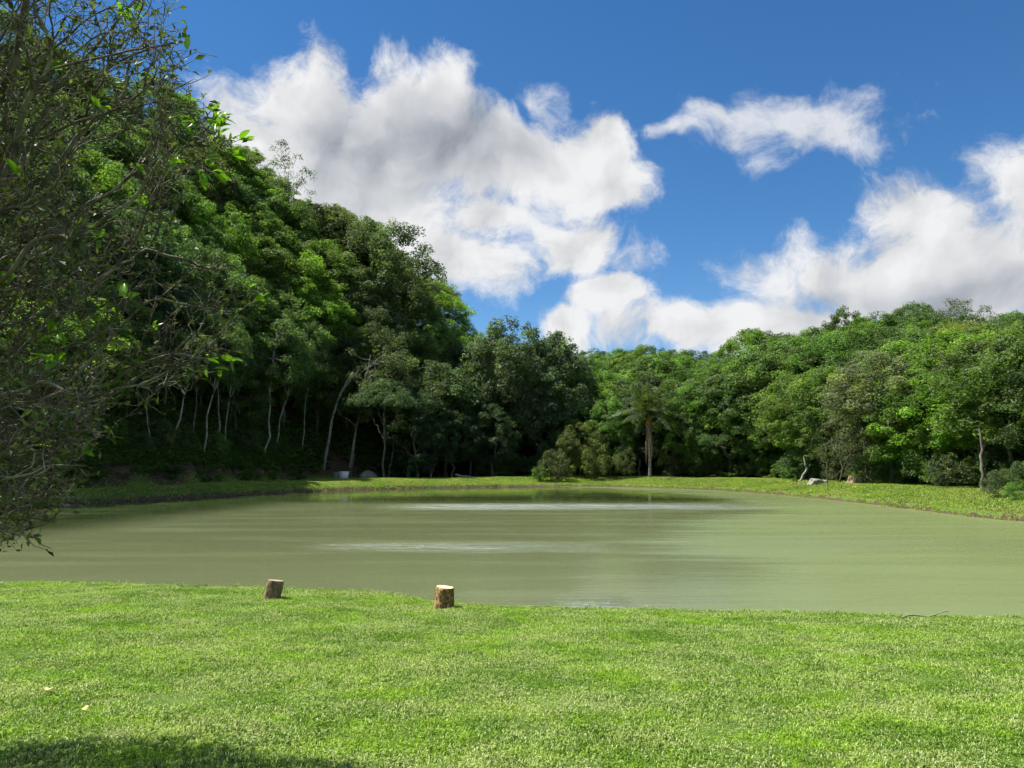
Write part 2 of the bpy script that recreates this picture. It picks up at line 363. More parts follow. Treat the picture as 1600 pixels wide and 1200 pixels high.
class MB:
    """collects tubes and leaf cards as arrays"""
    def __init__(s): s.V, s.F, s.T, s.n = [], [], [], 0
    def add(s, V, F, T=None):
        V = np.asarray(V, float); s.V.append(V); s.F.append(np.asarray(F, int) + s.n); s.T.append(np.full(len(V), 0.5) if T is None else np.asarray(T)); s.n += len(V)
    def tube(s, P, r, sides=6):
        P = np.asarray(P, float); n = len(P); r = np.broadcast_to(r, (n,))
        t = np.gradient(P, axis=0); t /= np.linalg.norm(t, axis=1)[:, None] + 1e-9
        ref = np.array((0.0, 1.0, 0.0)) if abs(t[0][1]) < 0.8 else np.array((1.0, 0.0, 0.0))
        a = np.cross(t, ref); a /= np.linalg.norm(a, axis=1)[:, None] + 1e-9; b = np.cross(t, a)
        th = np.linspace(0, 2 * np.pi, sides, endpoint=False)
        V = P[:, None] + (a[:, None] * np.cos(th)[None, :, None] + b[:, None] * np.sin(th)[None, :, None]) * r[:, None, None]
        i = np.arange(n - 1)[:, None] * sides; j = np.arange(sides)[None]; k = (np.arange(sides)[None] + 1) % sides
        s.add(V.reshape(-1, 3), np.stack([i + j, i + k, i + sides + k, i + sides + j], -1).reshape(-1, 4))
    def leaves(s, C, N, L, W, T, fold=0.2, along=None, g=rng):
        n = len(C); N = N / (np.linalg.norm(N, axis=1)[:, None] + 1e-9)
        q = g.normal(size=(n, 3)) if along is None else along + g.normal(size=(n, 3)) * 0.15
        t = q - N * (q * N).sum(1)[:, None]; t /= np.linalg.norm(t, axis=1)[:, None] + 1e-9
        b = np.cross(N, t); L = np.broadcast_to(L, (n,))[:, None]; W = np.broadcast_to(W, (n,))[:, None]
        V = np.stack([C - t * L / 2, C + b * W / 2 + N * W * fold, C + t * L / 2, C - b * W / 2 + N * W * fold], 1)
        s.add(V.reshape(-1, 3), np.arange(4 * n).reshape(n, 4), np.repeat(T, 4))
    def mesh(s, name, mat, smooth=False):
        return mesh_from(name, np.concatenate(s.V), np.concatenate(s.F), mat, smooth, np.concatenate(s.T))

def vnoise(x, y, seed=0):
    """smooth value noise on arrays"""
    x = np.asarray(x, float); y = np.asarray(y, float)
    xi, yi = np.floor(x), np.floor(y); xf, yf = x - xi, y - yi
    u, v = xf * xf * (3 - 2 * xf), yf * yf * (3 - 2 * yf)
    def h(a, b):
        q = np.sin(a * 127.1 + b * 311.7 + seed * 74.7) * 43758.5453; return q - np.floor(q)
    return (h(xi, yi) * (1 - u) + h(xi + 1, yi) * u) * (1 - v) + (h(xi, yi + 1) * (1 - u) + h(xi + 1, yi + 1) * u) * v
def fbm(x, y, seed=0, o=4):
    a, s_, f = 0.0, 0.5, 1.0
    for i in range(o): a = a + s_ * vnoise(x * f, y * f, seed + i); s_ *= 0.5; f *= 2.03
    return a
def sst(a, b, v):
    t = np.clip((v - a) / (b - a), 0, 1); return t * t * (3 - 2 * t)

# ------------------------------------------------------------------ terrain
ctrl = [(-10.7, 17.0), (-8, 16.8), (-4.9, 16.2), (-2.6, 15.7), (-1.2, 14.6), (0.6, 14.1), (3.3, 13.8), (8.4, 13.2), (14, 12.5), (20, 14.5), (24, 21), (25.2, 29)]
ctrl += [tuple(at_z(a, b, 0.0)[:2]) for a, b in ((1600, 815), (1500, 805), (1360, 788), (1250, 776), (1150, 768), (1040, 763), (940, 760.5), (820, 760.5), (720, 762), (640, 763.5), (560, 766), (412, 772), (250, 780), (101, 789))]
ctrl += [(-33.5, 43), (-33, 31), (-27, 22.5), (-19, 18.2)]
ctrl = np.array(ctrl)
def closed_spline(P, k=6):
    out = []; n = len(P)
    for i in range(n):
        a, b, c, d = P[i - 1], P[i], P[(i + 1) % n], P[(i + 2) % n]
        for t in np.linspace(0, 1, k, endpoint=False):
            out.append(0.5 * (2 * b + (c - a) * t + (2 * a - 5 * b + 4 * c - d) * t * t + (3 * b - a - 3 * c + d) * t ** 3))
    return np.array(out)
SHORE = closed_spline(ctrl)
def sdist(x, y):
    x = np.asarray(x, float).ravel(); y = np.asarray(y, float).ravel()
    A = SHORE; B = np.roll(SHORE, -1, 0)
    if len(x) < 400:
        E = B - A; rx, ry = x[:, None] - A[:, 0], y[:, None] - A[:, 1]
        t = np.clip((rx * E[:, 0] + ry * E[:, 1]) / ((E ** 2).sum(1) + 1e-12), 0, 1)
        d = np.sqrt(((rx - t * E[:, 0]) ** 2 + (ry - t * E[:, 1]) ** 2).min(1))
        cr = ((A[:, 1] > y[:, None]) != (B[:, 1] > y[:, None])) & (x[:, None] < A[:, 0] + ry / (E[:, 1] + 1e-12) * E[:, 0])
        return np.where(cr.sum(1) % 2 == 1, -d, d)
    best = np.full(x.shape, 1e9); inside = np.zeros(x.shape, bool)
    for (ax, ay), (bx, by) in zip(A, B):
        ex, ey = bx - ax, by - ay
        t = np.clip(((x - ax) * ex + (y - ay) * ey) / (ex * ex + ey * ey + 1e-12), 0, 1)
        best = np.minimum(best, (x - ax - t * ex) ** 2 + (y - ay - t * ey) ** 2)
        c = (ay > y) != (by > y)
        if c.any(): inside ^= c & (x < ax + (y - ay) / (by - ay + 1e-12) * ex)
    d = np.sqrt(best); return np.where(inside, -d, d)
FA = np.array((-36.0, 42.0)); FB = np.array((-26.0, 100.0)); FC = np.array((6.0, 121.0))
def _nrm(p, q):
    t = (q - p) / np.linalg.norm(q - p); return np.array((-t[1], t[0]))
N1, N2 = _nrm(FA, FB), _nrm(FB, FC)
def hill_d(x, y):
    '''distance up the steep hill from its foot, which bends behind the far left corner of the pond'''
    a = (x - FA[0]) * N1[0] + (y - FA[1]) * N1[1]; b = (x - FB[0]) * N2[0] + (y - FB[1]) * N2[1]
    return np.where((a > 0) | (b > 0), np.hypot(np.maximum(a, 0), np.maximum(b, 0)), np.maximum(a, b))
def terrain(x, y):
    """height, signed distance to shore, side weights"""
    x = np.asarray(x, float); y = np.asarray(y, float); shp = x.shape; x = x.ravel(); y = y.ravel()
    s0 = sdist(x, y)
    near = sst(24, 18, y) * 1.0
    left = (1 - near) * sst(-8, -16, x - (y - 80) * 0.25); rest = np.clip(1 - near - left, 0, 1)
    s = s0 + (fbm(x * 0.8, y * 0.8, 3) - 0.47) * (0.35 + 0.75 * (1 - near))
    lip = 0.30 * near + 0.42 * left + 0.36 * rest
    z = -0.7 + (0.7 + lip) * (0.55 * sst(-1.6, 0.0, s) + 0.45 * sst(-0.12, 0.30, s))
    z = np.where(s > 0.3, lip, z)
    zn = 0.90 * np.clip(s / 14.0, 0, 1.6) ** 1.0
    zr = 0.72 * sst(0.2, 6.0, s) + 13.0 * sst(10, 52, s)
    zl = 0.45 * sst(0.2, 2.6, s) + 8.0 * sst(118, 185, y)
    d = hill_d(x, y)
    hill = 1.9 * sst(-0.4, 0.9, d + (fbm(x * .35, y * .35, 9) - 0.5) * 1.6) * sst(108, 97, y) + np.minimum(1.03 * np.clip(d - 0.8, 0, 99), 29 + 19 * sst(-24, -46, x))
    hill = hill * sst(-2, 5, s) * sst(20, 34, y) * sst(3, -25, x) * sst(205, 152, y)
    und = (fbm(x * 0.22, y * 0.22, 5) - 0.5) * 0.5 * sst(1.5, 8, s) * (1 - near) + (fbm(x * 1.3, y * 1.3, 6) - 0.5) * 0.10 * sst(0, 1.0, s)
    z = z + zn * near + zr * rest + zl * left + hill + und
    return z.reshape(shp), s.reshape(shp), near.reshape(shp), left.reshape(shp), d.reshape(shp)
def gz(x, y):
    return float(terrain(np.array([x]), np.array([y]))[0][0])

def graded(lo, a, b, hi, fine, grow=1.16):
    mid = list(np.arange(a, b + fine, fine)); st = fine; v = a; left = []
    while v > lo: st *= grow; v -= st; left.append(v)
    st = fine; v = mid[-1]; right = []
    while v < hi: st *= grow; v += st; right.append(v)
    return np.array(left[::-1] + mid + right)
gx = graded(-900, -38, 36, 900, 0.34); gy = graded(-300, 11, 112, 1500, 0.34)
X, Y = np.meshgrid(gx, gy)
Z, SS, NEAR, LEFT, DD = terrain(X, Y)
nx, ny = len(gx), len(gy)
ii = (np.arange(ny - 1)[:, None] * nx + np.arange(nx - 1)[None]).ravel()
gm = mesh_from('ground', np.stack([X, Y, Z], -1).reshape(-1, 3), np.stack([ii, ii + 1, ii + nx + 1, ii + nx], -1), M['ground'], True)
edge_w = 13.0 * NEAR * 10 + np.where(LEFT > 0.5, 60, 11)
grassy = sst(0.10, 0.30, SS) * np.where(NEAR > 0.5, 1.0, np.where(LEFT > 0.5, sst(0.3, -0.6, DD), sst(12, 8, SS)))
mud = np.clip(sst(0.5, 0.2, SS) + (LEFT > 0.5) * sst(-0.8, 0, DD) * sst(3.2, 1.5, DD), 0, 1)
for nm, v in (('grass', grassy), ('mud', mud)):
    a = gm.attributes.new(nm, 'FLOAT', 'POINT'); a.data.foreach_set('value', v.ravel().astype(np.float32))
ground = tag(link('ground', gm), kind='structure')

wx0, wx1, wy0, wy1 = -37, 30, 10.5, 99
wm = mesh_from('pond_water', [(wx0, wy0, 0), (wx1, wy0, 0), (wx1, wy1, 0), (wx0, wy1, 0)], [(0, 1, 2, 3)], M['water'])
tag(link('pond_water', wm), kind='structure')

# ------------------------------------------------------------------ grass (scattered tufts)
def tuft_mesh(name, n, h, spread, w, lean, mat, g):
    mb = MB()
    for _ in range(n):
        a = g.uniform(0, 6.283); r = spread * math.sqrt(g.uniform()); b = np.array((r * math.cos(a), r * math.sin(a), -0.01))
        ht = h * g.uniform(0.55, 1.15); la = g.uniform(0, 6.283); ln = lean * g.uniform(0.2, 1.0)
        d = np.array((math.cos(la), math.sin(la), 0)); sd = np.array((-d[1], d[0], 0)) * w * g.uniform(0.7, 1.2) / 2
        m_ = b + d * ln * ht * 0.35 + np.array((0, 0, ht * 0.62)); tp = b + d * ln * ht + np.array((0, 0, ht * (1 - 0.35 * ln)))
        t = g.uniform()
        mb.add([b - sd, b + sd, m_ + sd * 0.8, m_ - sd * 0.8], [(0, 1, 2, 3)], np.full(4, t))
        mb.add([m_ - sd * 0.8, m_ + sd * 0.8, tp + sd * .12, tp - sd * .12], [(0, 1, 2, 3)], np.full(4, t))
    return mb.mesh(name, mat)
def scatter(name, region, protos, smin, smax, seed, tilt=0.15):
    """region: mesh with a point attribute 'dens' (per square metre); one object whose nodes set the tufts on it"""
    c = bpy.data.collections.new(name + '_tufts')
    for i, me in enumerate(protos): c.objects.link(bpy.data.objects.new(name + '_tuft', me))
    ob = link(name, region)
    ng = bpy.data.node_groups.new(name, 'GeometryNodeTree')
    ng.interface.new_socket('Geometry', in_out='INPUT', socket_type='NodeSocketGeometry')
    ng.interface.new_socket('Geometry', in_out='OUTPUT', socket_type='NodeSocketGeometry')
    N, Lk = ng.nodes.new, ng.links.new
    i, o = N('NodeGroupInput'), N('NodeGroupOutput')
    dp = N('GeometryNodeDistributePointsOnFaces'); dp.inputs['Seed'].default_value = seed
    na = N('GeometryNodeInputNamedAttribute'); na.data_type = 'FLOAT'; na.inputs['Name'].default_value = 'dens'
    Lk(i.outputs[0], dp.inputs['Mesh']); Lk(na.outputs[0], dp.inputs['Density'])
    ci = N('GeometryNodeCollectionInfo'); ci.inputs['Collection'].default_value = c
    ci.inputs['Separate Children'].default_value = True; ci.inputs['Reset Children'].default_value = True
    ip = N('GeometryNodeInstanceOnPoints'); ip.inputs['Pick Instance'].default_value = True
    rr = N('FunctionNodeRandomValue'); rr.data_type = 'FLOAT_VECTOR'
    rr.inputs[0].default_value = (-tilt, -tilt, 0); rr.inputs[1].default_value = (tilt, tilt, 6.283)
    rs = N('FunctionNodeRandomValue'); rs.data_type = 'FLOAT'; rs.inputs[2].default_value = smin; rs.inputs[3].default_value = smax
    Lk(dp.outputs['Points'], ip.inputs['Points']); Lk(ci.outputs[0], ip.inputs['Instance'])
    Lk(rr.outputs[0], ip.inputs['Rotation']); Lk(rs.outputs[1], ip.inputs['Scale'])
    Lk(ip.outputs[0], o.inputs[0])
    md = ob.modifiers.new('scatter', 'NODES'); md.node_group = ng
    return ob
def region_mesh(name, xs, ys, fn, dz=0.0):
    X, Y = np.meshgrid(xs, ys); Z, s, ne, le, d = terrain(X, Y)
    px, py = proj(X, np.maximum(Y, 0.5), Z)
    D = fn(X, Y, Z, s, ne, le, d, px, py)
    nx = len(xs); i = (np.arange(len(ys) - 1)[:, None] * nx + np.arange(nx - 1)[None]).ravel()
    F = np.stack([i, i + 1, i + nx + 1, i + nx], -1); keep = D.ravel()[F].max(1) > 0
    me = mesh_from(name, np.stack([X, Y, Z + dz], -1).reshape(-1, 3), F[keep])
    a = me.attributes.new('dens', 'FLOAT', 'POINT'); a.data.foreach_set('value', D.ravel().astype(np.float32))
    return me
g1 = np.random.default_rng(11)
lawn_t = [tuft_mesh('lawn_tuft', 20, 0.040, 0.06, 0.0074, 1.15, M['lawn'], g1) for _ in range(5)]
def f_lawn(X, Y, Z, s, ne, le, d, px, py):
    vis = (px > -160) & (px < 1760) & (Y > 2.6) & (Y < 18)
    clump = 0.85 + 0.5 * sst(0.35, 0.62, fbm(X * 1.7, Y * 1.7, 21))
    return np.where(vis & (s > 0.12), np.clip(620 - 30 * (Y - 4), 330, 620) * clump, 0)
lg = scatter('lawn_grass', region_mesh('lawn_grass', np.arange(-13, 13.01, 0.2), np.arange(2.4, 17.6, 0.2), f_lawn), lawn_t, 0.7, 1.25, 3)
tag(lg, 'short mown grass of the sunlit lawn', 'grass', kind='stuff')
edge_t = [tuft_mesh('edge_tuft', 26, 0.085, 0.06, 0.006, 0.8, M['lawn'], g1) for _ in range(3)]
def f_edge(X, Y, Z, s, ne, le, d, px, py):
    lush = sst(0.55, 0.68, fbm(X * 0.8, Y * 0.8, 33)) + 1.2 * np.exp(-((X + 2.3) / 0.7) ** 2)
    return np.where((px > -100) & (px < 1700) & (Y < 18) & (s > 0.02) & (s < 0.55), 18 + 150 * lush * sst(0.5, 0.1, s), 0)
tag(scatter('lawn_edge_grass', region_mesh('lawn_edge_grass', np.arange(-13, 13.01, 0.12), np.arange(12, 17.6, 0.12), f_edge), edge_t, 0.6, 1.3, 5), 'longer grass fringing the near edge of the lawn', 'grass', kind='stuff')
bank_t = [tuft_mesh('bank_tuft', 16, 0.13, 0.15, 0.022, 0.7, M['bank_grass'], g1) for _ in range(4)]
def f_bank(X, Y, Z, s, ne, le, d, px, py):
    ok = (px > -60) & (px < 1680) & (Y > 25) & (s > 0.12)
    lim = np.where(le > 0.5, (d < 0.1) & (s < 14), s < 11.5)
    return np.where(ok & lim, np.where(s < 1.2, 38, 30) * (0.5 + fbm(X * .5, Y * .5, 41)), 0)
tag(scatter('bank_grass', region_mesh('bank_grass', np.arange(-36, 44, 0.5), np.arange(25, 112, 0.5), f_bank), bank_t, 0.6, 1.3, 9), 'rough grass on the banks across the pond', 'grass', kind='stuff')
def fern_mesh(name, n, h, g):
    mb = MB()
    for _ in range(n):
        a = g.uniform(0, 6.283); d = np.array((math.cos(a), math.sin(a), 0)); L = h * g.uniform(0.6, 1.2)
        t = np.linspace(0.1, 1, 8); P = d * (t * L * 0.75)[:, None] + np.array((0, 0, 1.0)) * ((t * 1.25 - t * t * 0.8) * L)[:, None]
        for sg in (-1, 1):
            N = np.tile(np.array((0, 0, 1.0)) - d * 0.3, (8, 1)) + g.normal(size=(8, 3)) * 0.3
            sd = np.array((-d[1], d[0], 0)) * sg
            mb.leaves(P + sd * L * 0.09, N, 0.26 * L, 0.10 * L, np.clip(g.normal(0.45, 0.2, 8), 0, 1), along=np.tile(sd + d * 0.4, (8, 1)), g=g)
    return mb.mesh(name, M['fern'])
fern_t = [fern_mesh('fern_tuft', 12, 1.0, g1) for _ in range(4)]
def f_fern(X, Y, Z, s, ne, le, d, px, py):
    ok = (px > -60) & (px < 1680) & (Y > 30)
    patch = sst(0.42, 0.58, fbm(X * .45, Y * .45, 51))
    L = (le > 0.5) & (d > 0.3) & (d < 9); face = (le > 0.5) & (d > -0.3) & (d <= 0.9)
    Rr = (le <= 0.5) & (s > 10.5) & (s < 18)
    ok &= ~((np.abs(px - 536) < 26) & (Y < 106))
    return np.where(ok & L, 3.2, np.where(ok & face, 2.6 * patch, np.where(ok & Rr, 1.3 * patch, 0)))
tag(scatter('undergrowth', region_mesh('undergrowth', np.arange(-48, 46, 0.6), np.arange(30, 118, 0.6), f_fern), fern_t, 0.5, 1.25, 13, 0.3), 'ferns and low leafy undergrowth along the forest foot', 'undergrowth', kind='stuff')
# ------------------------------------------------------------------ forest tree kinds
def bent(p0, p1, g, k=6, wob=0.05, sag=0.0):
    t = np.linspace(0, 1, k)[:, None]; p0 = np.asarray(p0, float); p1 = np.asarray(p1, float); L = np.linalg.norm(p1 - p0)
    o = g.normal(size=(k, 3)) * wob * L * np.sin(t * np.pi); o[:, 2] += sag * L * np.sin(t[:, 0] * np.pi)
    return p0 + (p1 - p0) * t + o
def clump_leaves(mb, c, r, n, ls, g, up=0.28, flat=0.75, tone=None, along=None):
    k = 8; q = g.normal(size=(k, 3)); q /= np.linalg.norm(q, axis=1)[:, None]; q[:, 2] = np.where(q[:, 2] < -0.7, -q[:, 2], q[:, 2])
    w = g.integers(0, k, n); sub = g.normal(0, 0.11, k)
    d = g.normal(size=(n, 3)); d /= np.linalg.norm(d, axis=1)[:, None]
    d[:, 2] = np.where(d[:, 2] < -0.8, -d[:, 2] * 0.7, d[:, 2])
    C = c + (q[w] * r * 0.66 + d * (r * 0.46 * g.uniform(0.3, 1.05, n) ** 0.5)[:, None]) * np.array((1, 1, flat)); d = d + q[w] * 0.6
    N = d * 0.9 + np.array((0, 0, up)) + g.normal(size=(n, 3)) * 0.55
    T = np.clip((g.normal(0.45, 0.2) if tone is None else tone) + sub[w] + g.normal(0, 0.11, n), 0, 1)
    L = ls * g.uniform(0.6, 1.3, n)
    mb.leaves(C, N, L, L * 0.58, T, g=g, along=along)
def make_kind(name, seed, H, cr, base, form, n_clump, per, ls, r_clump, trunk_r=0.16, bark='bark', airy=False):
    """a tree kind: (trunk mesh, crown mesh, height, crown radius)"""
    g = np.random.default_rng(seed); tk, cw = MB(), MB()
    top = H * (0.80 if form != 'column' else 0.9)
    P = bent((0, 0, -0.6), (g.normal() * 0.5, g.normal() * 0.5, top), g, 9, 0.013 if 'slender' in name else 0.018)
    tk.tube(P, np.linspace(trunk_r, trunk_r * 0.25, 9), 7)
    ch = H - base; cz = base + ch * 0.5; centres = []
    for i in range(n_clump):
        for _ in range(30):
            d = g.normal(size=3); d /= np.linalg.norm(d); rr = g.uniform(0.35, 1) ** 0.45
            if form == 'round': p = np.array((d[0] * cr, d[1] * cr, d[2] * ch * 0.5)) * rr; ok = True
            elif form == 'flat':
                p = np.array((d[0] * cr, d[1] * cr, ch * (0.5 - 0.42 * (math.hypot(d[0], d[1]) * rr) ** 2) * (0.6 + 0.4 * abs(d[2])) - ch * 0.12)) ; p[:2] *= rr; ok = True
            elif form == 'oval':
                tz = g.uniform(-1, 1); w = math.sqrt(max(0, 1 - tz * tz)) * (1.05 - 0.25 * tz); a = g.uniform(0, 6.283); p = np.array((math.cos(a) * cr * w * rr, math.sin(a) * cr * w * rr, tz * ch * 0.5)); ok = True
            elif form == 'layer':
                lv = g.integers(0, 4); tz = -0.42 + lv * 0.28; w = (1.0, 0.95, 0.8, 0.5)[lv]; a = g.uniform(0, 6.283); p = np.array((math.cos(a) * cr * w * rr, math.sin(a) * cr * w * rr, tz * ch + g.normal() * 0.04 * ch)); ok = True
            else:
                tz = g.uniform(-1, 1); w = (0.55 + 0.45 * math.cos(tz * 1.6)) * g.uniform(0.6, 1.1); a = g.uniform(0, 6.283); p = np.array((math.cos(a) * cr * w, math.sin(a) * cr * w, tz * ch * 0.5)); ok = True
            p = p + np.array((0, 0, cz))
            if all(np.linalg.norm(p - q) > r_clump * 0.70 for q in centres): break
        centres.append(p)
    centres = np.array(centres)
    hubs = [centres[int(g.integers(len(centres)))]]
    for _ in range(5 if not airy else 6):
        hubs.append(centres[int(np.argmax(np.min([np.linalg.norm(centres - h, axis=1) for h in hubs], 0)))])
    ax = np.array((P[-1][0], P[-1][1], 0)); hubs = [ax * 0.6 + (h - ax * 0.6) * np.array((0.55, 0.55, 0.9)) for h in hubs]
    for h in hubs:
        k = int(np.clip(np.searchsorted(P[:, 2], max(base * 0.75, h[2] - np.hypot(h[0], h[1]) * g.uniform(0.9, 1.5) - 0.1 * H)), 1, 7))
        tk.tube(bent(P[k], h, g, 7, 0.04, 0.05), np.linspace(trunk_r * (0.75 - 0.06 * k), trunk_r * 0.22, 7), 6)
    for c in centres:
        r = r_clump * g.uniform(0.65, 1.25)
        clump_leaves(cw, c, r, int(per * g.uniform(0.7, 1.3) * (r / r_clump) ** 2), ls, g, tone=float(np.clip(g.normal(0.42, 0.17), 0.05, 0.95)), flat=0.8 if form in ('flat', 'layer') else 1.0)
        if airy or g.uniform() < 0.4:
            h = hubs[int(np.argmin([np.linalg.norm(c - h) for h in hubs]))]
            tk.tube(bent(h, c, g, 5, 0.06, 0.04), np.linspace(trunk_r * 0.22, 0.012, 5), 4)
    z1 = cw.V and np.percentile(np.concatenate(cw.V)[:, 2], 99.6)
    return dict(name=name, trunk=tk.mesh('trunk', M[bark], True), crown=cw.mesh('crown', M['leaf']), H=float(z1), r=cr + r_clump * 0.5, form=form, airy=airy)
KIND = {}
def K(key, *a, **k): KIND[key] = make_kind(key, *a, **k)
K('round1', 1, 13, 4.0, 4.0, 'round', 85, 289, 0.228, 1.05)
K('round2', 2, 12, 4.4, 3.2, 'round', 91, 289, 0.209, 1.01)
K('round3', 3, 14, 3.8, 3.4, 'oval', 95, 282, 0.228, 0.98)
K('oval1', 4, 15, 3.2, 3.6, 'oval', 88, 282, 0.215, 0.94)
K('oval2', 5, 14, 3.5, 2.6, 'oval', 102, 265, 0.190, 0.90)
K('layer1', 6, 13, 4.2, 4.4, 'layer', 78, 282, 0.202, 1.01, bark='bark')
K('layer2', 7, 14, 4.4, 3.6, 'layer', 88, 265, 0.228, 0.98)
K('flat1', 8, 13, 4.8, 6.5, 'flat', 78, 265, 0.190, 0.98, airy=True)
K('flat2', 9, 12, 4.6, 5.4, 'flat', 85, 265, 0.171, 0.94)
K('vine1', 10, 12, 2.3, 0.8, 'column', 102, 234, 0.178, 0.78)
K('vine2', 12, 10, 2.7, 0.6, 'column', 105, 234, 0.165, 0.78)
K('dense1', 13, 15, 4.8, 2.2, 'round', 132, 329, 0.253, 1.13)
K('dense2', 14, 14, 4.2, 1.6, 'oval', 129, 314, 0.240, 1.05)
K('airy1', 15, 12, 4.0, 6.0, 'flat', 26, 180, 0.165, 1.0, 0.13, 'bark_pale', True)
K('airy2', 16, 13, 3.4, 4.5, 'layer', 34, 180, 0.172, 1.0, 0.13, 'bark_pale', True)
K('slender', 17, 13, 2.5, 7.2, 'round', 54, 234, 0.190, 0.78, 0.11, 'bark_white', True)
K('slender2', 18, 12, 2.2, 6.6, 'oval', 51, 234, 0.178, 0.74, 0.10, 'bark_white', True)
K('shrub1', 21, 3.2, 1.5, 0.2, 'round', 26, 221, 0.138, 0.6, 0.06)
K('shrub2', 22, 2.6, 1.6, 0.1, 'round', 28, 221, 0.117, 0.55, 0.05)
K('shrub3', 23, 4.4, 1.5, 0.2, 'column', 34, 201, 0.138, 0.65, 0.06)
K('shrub4', 24, 3.0, 1.2, 0.6, 'layer', 16, 89, 0.206, 0.5, 0.05, 'bark_pale', True)
K('thicket', 25, 7.5, 1.7, 0.4, 'column', 40, 120, 0.117, 0.75, 0.07, 'bark', True)

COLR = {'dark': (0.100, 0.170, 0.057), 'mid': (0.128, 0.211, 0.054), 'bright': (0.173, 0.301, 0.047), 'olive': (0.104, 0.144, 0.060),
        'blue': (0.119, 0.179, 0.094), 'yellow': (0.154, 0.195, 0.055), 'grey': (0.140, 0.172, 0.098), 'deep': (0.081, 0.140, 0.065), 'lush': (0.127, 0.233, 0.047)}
CNAME = {'dark': 'dark green', 'mid': 'mid-green', 'bright': 'bright green', 'olive': 'olive green', 'blue': 'bluish green', 'yellow': 'yellowish green', 'grey': 'greyish', 'deep': 'very dark green', 'lush': 'lush green'}
FNAME = {'round': 'round-crowned', 'oval': 'tall oval', 'flat': 'flat-topped', 'layer': 'tiered', 'column': 'creeper-hung'}
TREES = []
def plant(kind, x, y, h, col, zone, cat='tree', name='forest_tree', rz=None, lean=(0, 0), label=None, group=None, z=None, wide=1.0):
    k = KIND[kind]; s = h / k['H']; z = gz(x, y) if z is None else z
    t = empty(name, (x, y, z), random.uniform(0, 6.283) if rz is None else rz)
    t.rotation_euler = (lean[0], lean[1], t.rotation_euler[2]) if lean != (0, 0) else t.rotation_euler
    if lean != (0, 0): t.rotation_mode = 'ZYX'
    t.scale = (s * wide, s * wide, s)
    link('trunk', k['trunk'], t)
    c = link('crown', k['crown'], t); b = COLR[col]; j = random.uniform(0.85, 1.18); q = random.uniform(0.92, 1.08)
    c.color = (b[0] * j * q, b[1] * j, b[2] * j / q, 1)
    px, py = proj(x, y, z + h * 0.75)
    t['category'] = cat
    if label: t['label'] = label
    else: TREES.append(dict(o=t, px=px, top=proj(x, y, z + h)[1], zone=zone, col=col, form=k['form'], airy=k['airy'], kind=kind, y=y))
    if group: t['group'] = group
    return t

SKY = np.array([(-400, -300), (0, -120), (200, 70), (290, 140), (330, 190), (370, 215), (400, 228), (440, 238), (470, 285), (500, 310), (540, 320), (600, 342), (630, 378), (645, 420), (700, 432), (722, 470), (738, 512), (750, 520), (780, 508), (805, 502), (850, 520), (880, 540), (905, 545),
                (940, 540), (1000, 533), (1060, 542), (1090, 538), (1120, 552), (1150, 545), (1180, 516), (1205, 520), (1240, 500), (1280, 505), (1310, 484), (1345, 482), (1375, 492), (1405, 488), (1440, 476), (1480, 490), (1530, 490), (1560, 478), (1600, 484), (1750, 470), (2200, 440)], float)
def skyrow(px): return np.interp(px, SKY[:, 0], SKY[:, 1])
def cap(x, y, r):
    """tallest top (m above sea) that stays under the photographed tree line"""
    a, b = proj(x - r, y, 10)[0], proj(x + r, y, 10)[0]
    row = max(skyrow(p) for p in np.linspace(a, b, 5))
    return at(proj(x, y, 10)[0], row, y)[2]
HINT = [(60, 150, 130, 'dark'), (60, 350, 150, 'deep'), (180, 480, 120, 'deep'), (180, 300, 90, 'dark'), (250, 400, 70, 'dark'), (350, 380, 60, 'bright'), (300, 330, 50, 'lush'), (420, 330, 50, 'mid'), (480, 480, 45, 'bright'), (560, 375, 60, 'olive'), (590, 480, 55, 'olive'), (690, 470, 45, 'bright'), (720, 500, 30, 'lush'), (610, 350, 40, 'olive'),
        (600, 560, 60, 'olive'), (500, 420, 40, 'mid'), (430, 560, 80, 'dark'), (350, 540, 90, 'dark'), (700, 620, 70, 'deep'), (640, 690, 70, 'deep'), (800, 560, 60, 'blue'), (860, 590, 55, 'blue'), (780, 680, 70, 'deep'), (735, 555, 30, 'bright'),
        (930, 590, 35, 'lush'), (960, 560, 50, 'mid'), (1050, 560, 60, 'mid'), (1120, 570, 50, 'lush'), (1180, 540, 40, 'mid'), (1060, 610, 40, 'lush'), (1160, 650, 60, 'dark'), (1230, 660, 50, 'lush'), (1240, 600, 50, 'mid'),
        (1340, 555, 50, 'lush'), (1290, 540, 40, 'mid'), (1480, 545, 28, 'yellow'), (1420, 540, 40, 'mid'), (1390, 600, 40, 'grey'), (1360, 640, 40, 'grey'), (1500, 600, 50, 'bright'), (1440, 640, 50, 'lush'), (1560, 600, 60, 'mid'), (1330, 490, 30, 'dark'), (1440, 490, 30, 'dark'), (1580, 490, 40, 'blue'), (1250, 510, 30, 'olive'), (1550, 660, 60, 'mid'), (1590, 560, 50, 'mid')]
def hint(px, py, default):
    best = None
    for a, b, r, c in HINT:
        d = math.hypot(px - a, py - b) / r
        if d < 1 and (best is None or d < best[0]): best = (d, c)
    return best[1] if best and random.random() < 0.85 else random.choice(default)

def on_foot(px, dmin):
    '''depth at which the view through this column first climbs the hill foot'''
    for y in np.arange(36, 140, 0.25):
        if hill_d((px - 800) / FPX * (y * CP), y) >= dmin: return float(y)
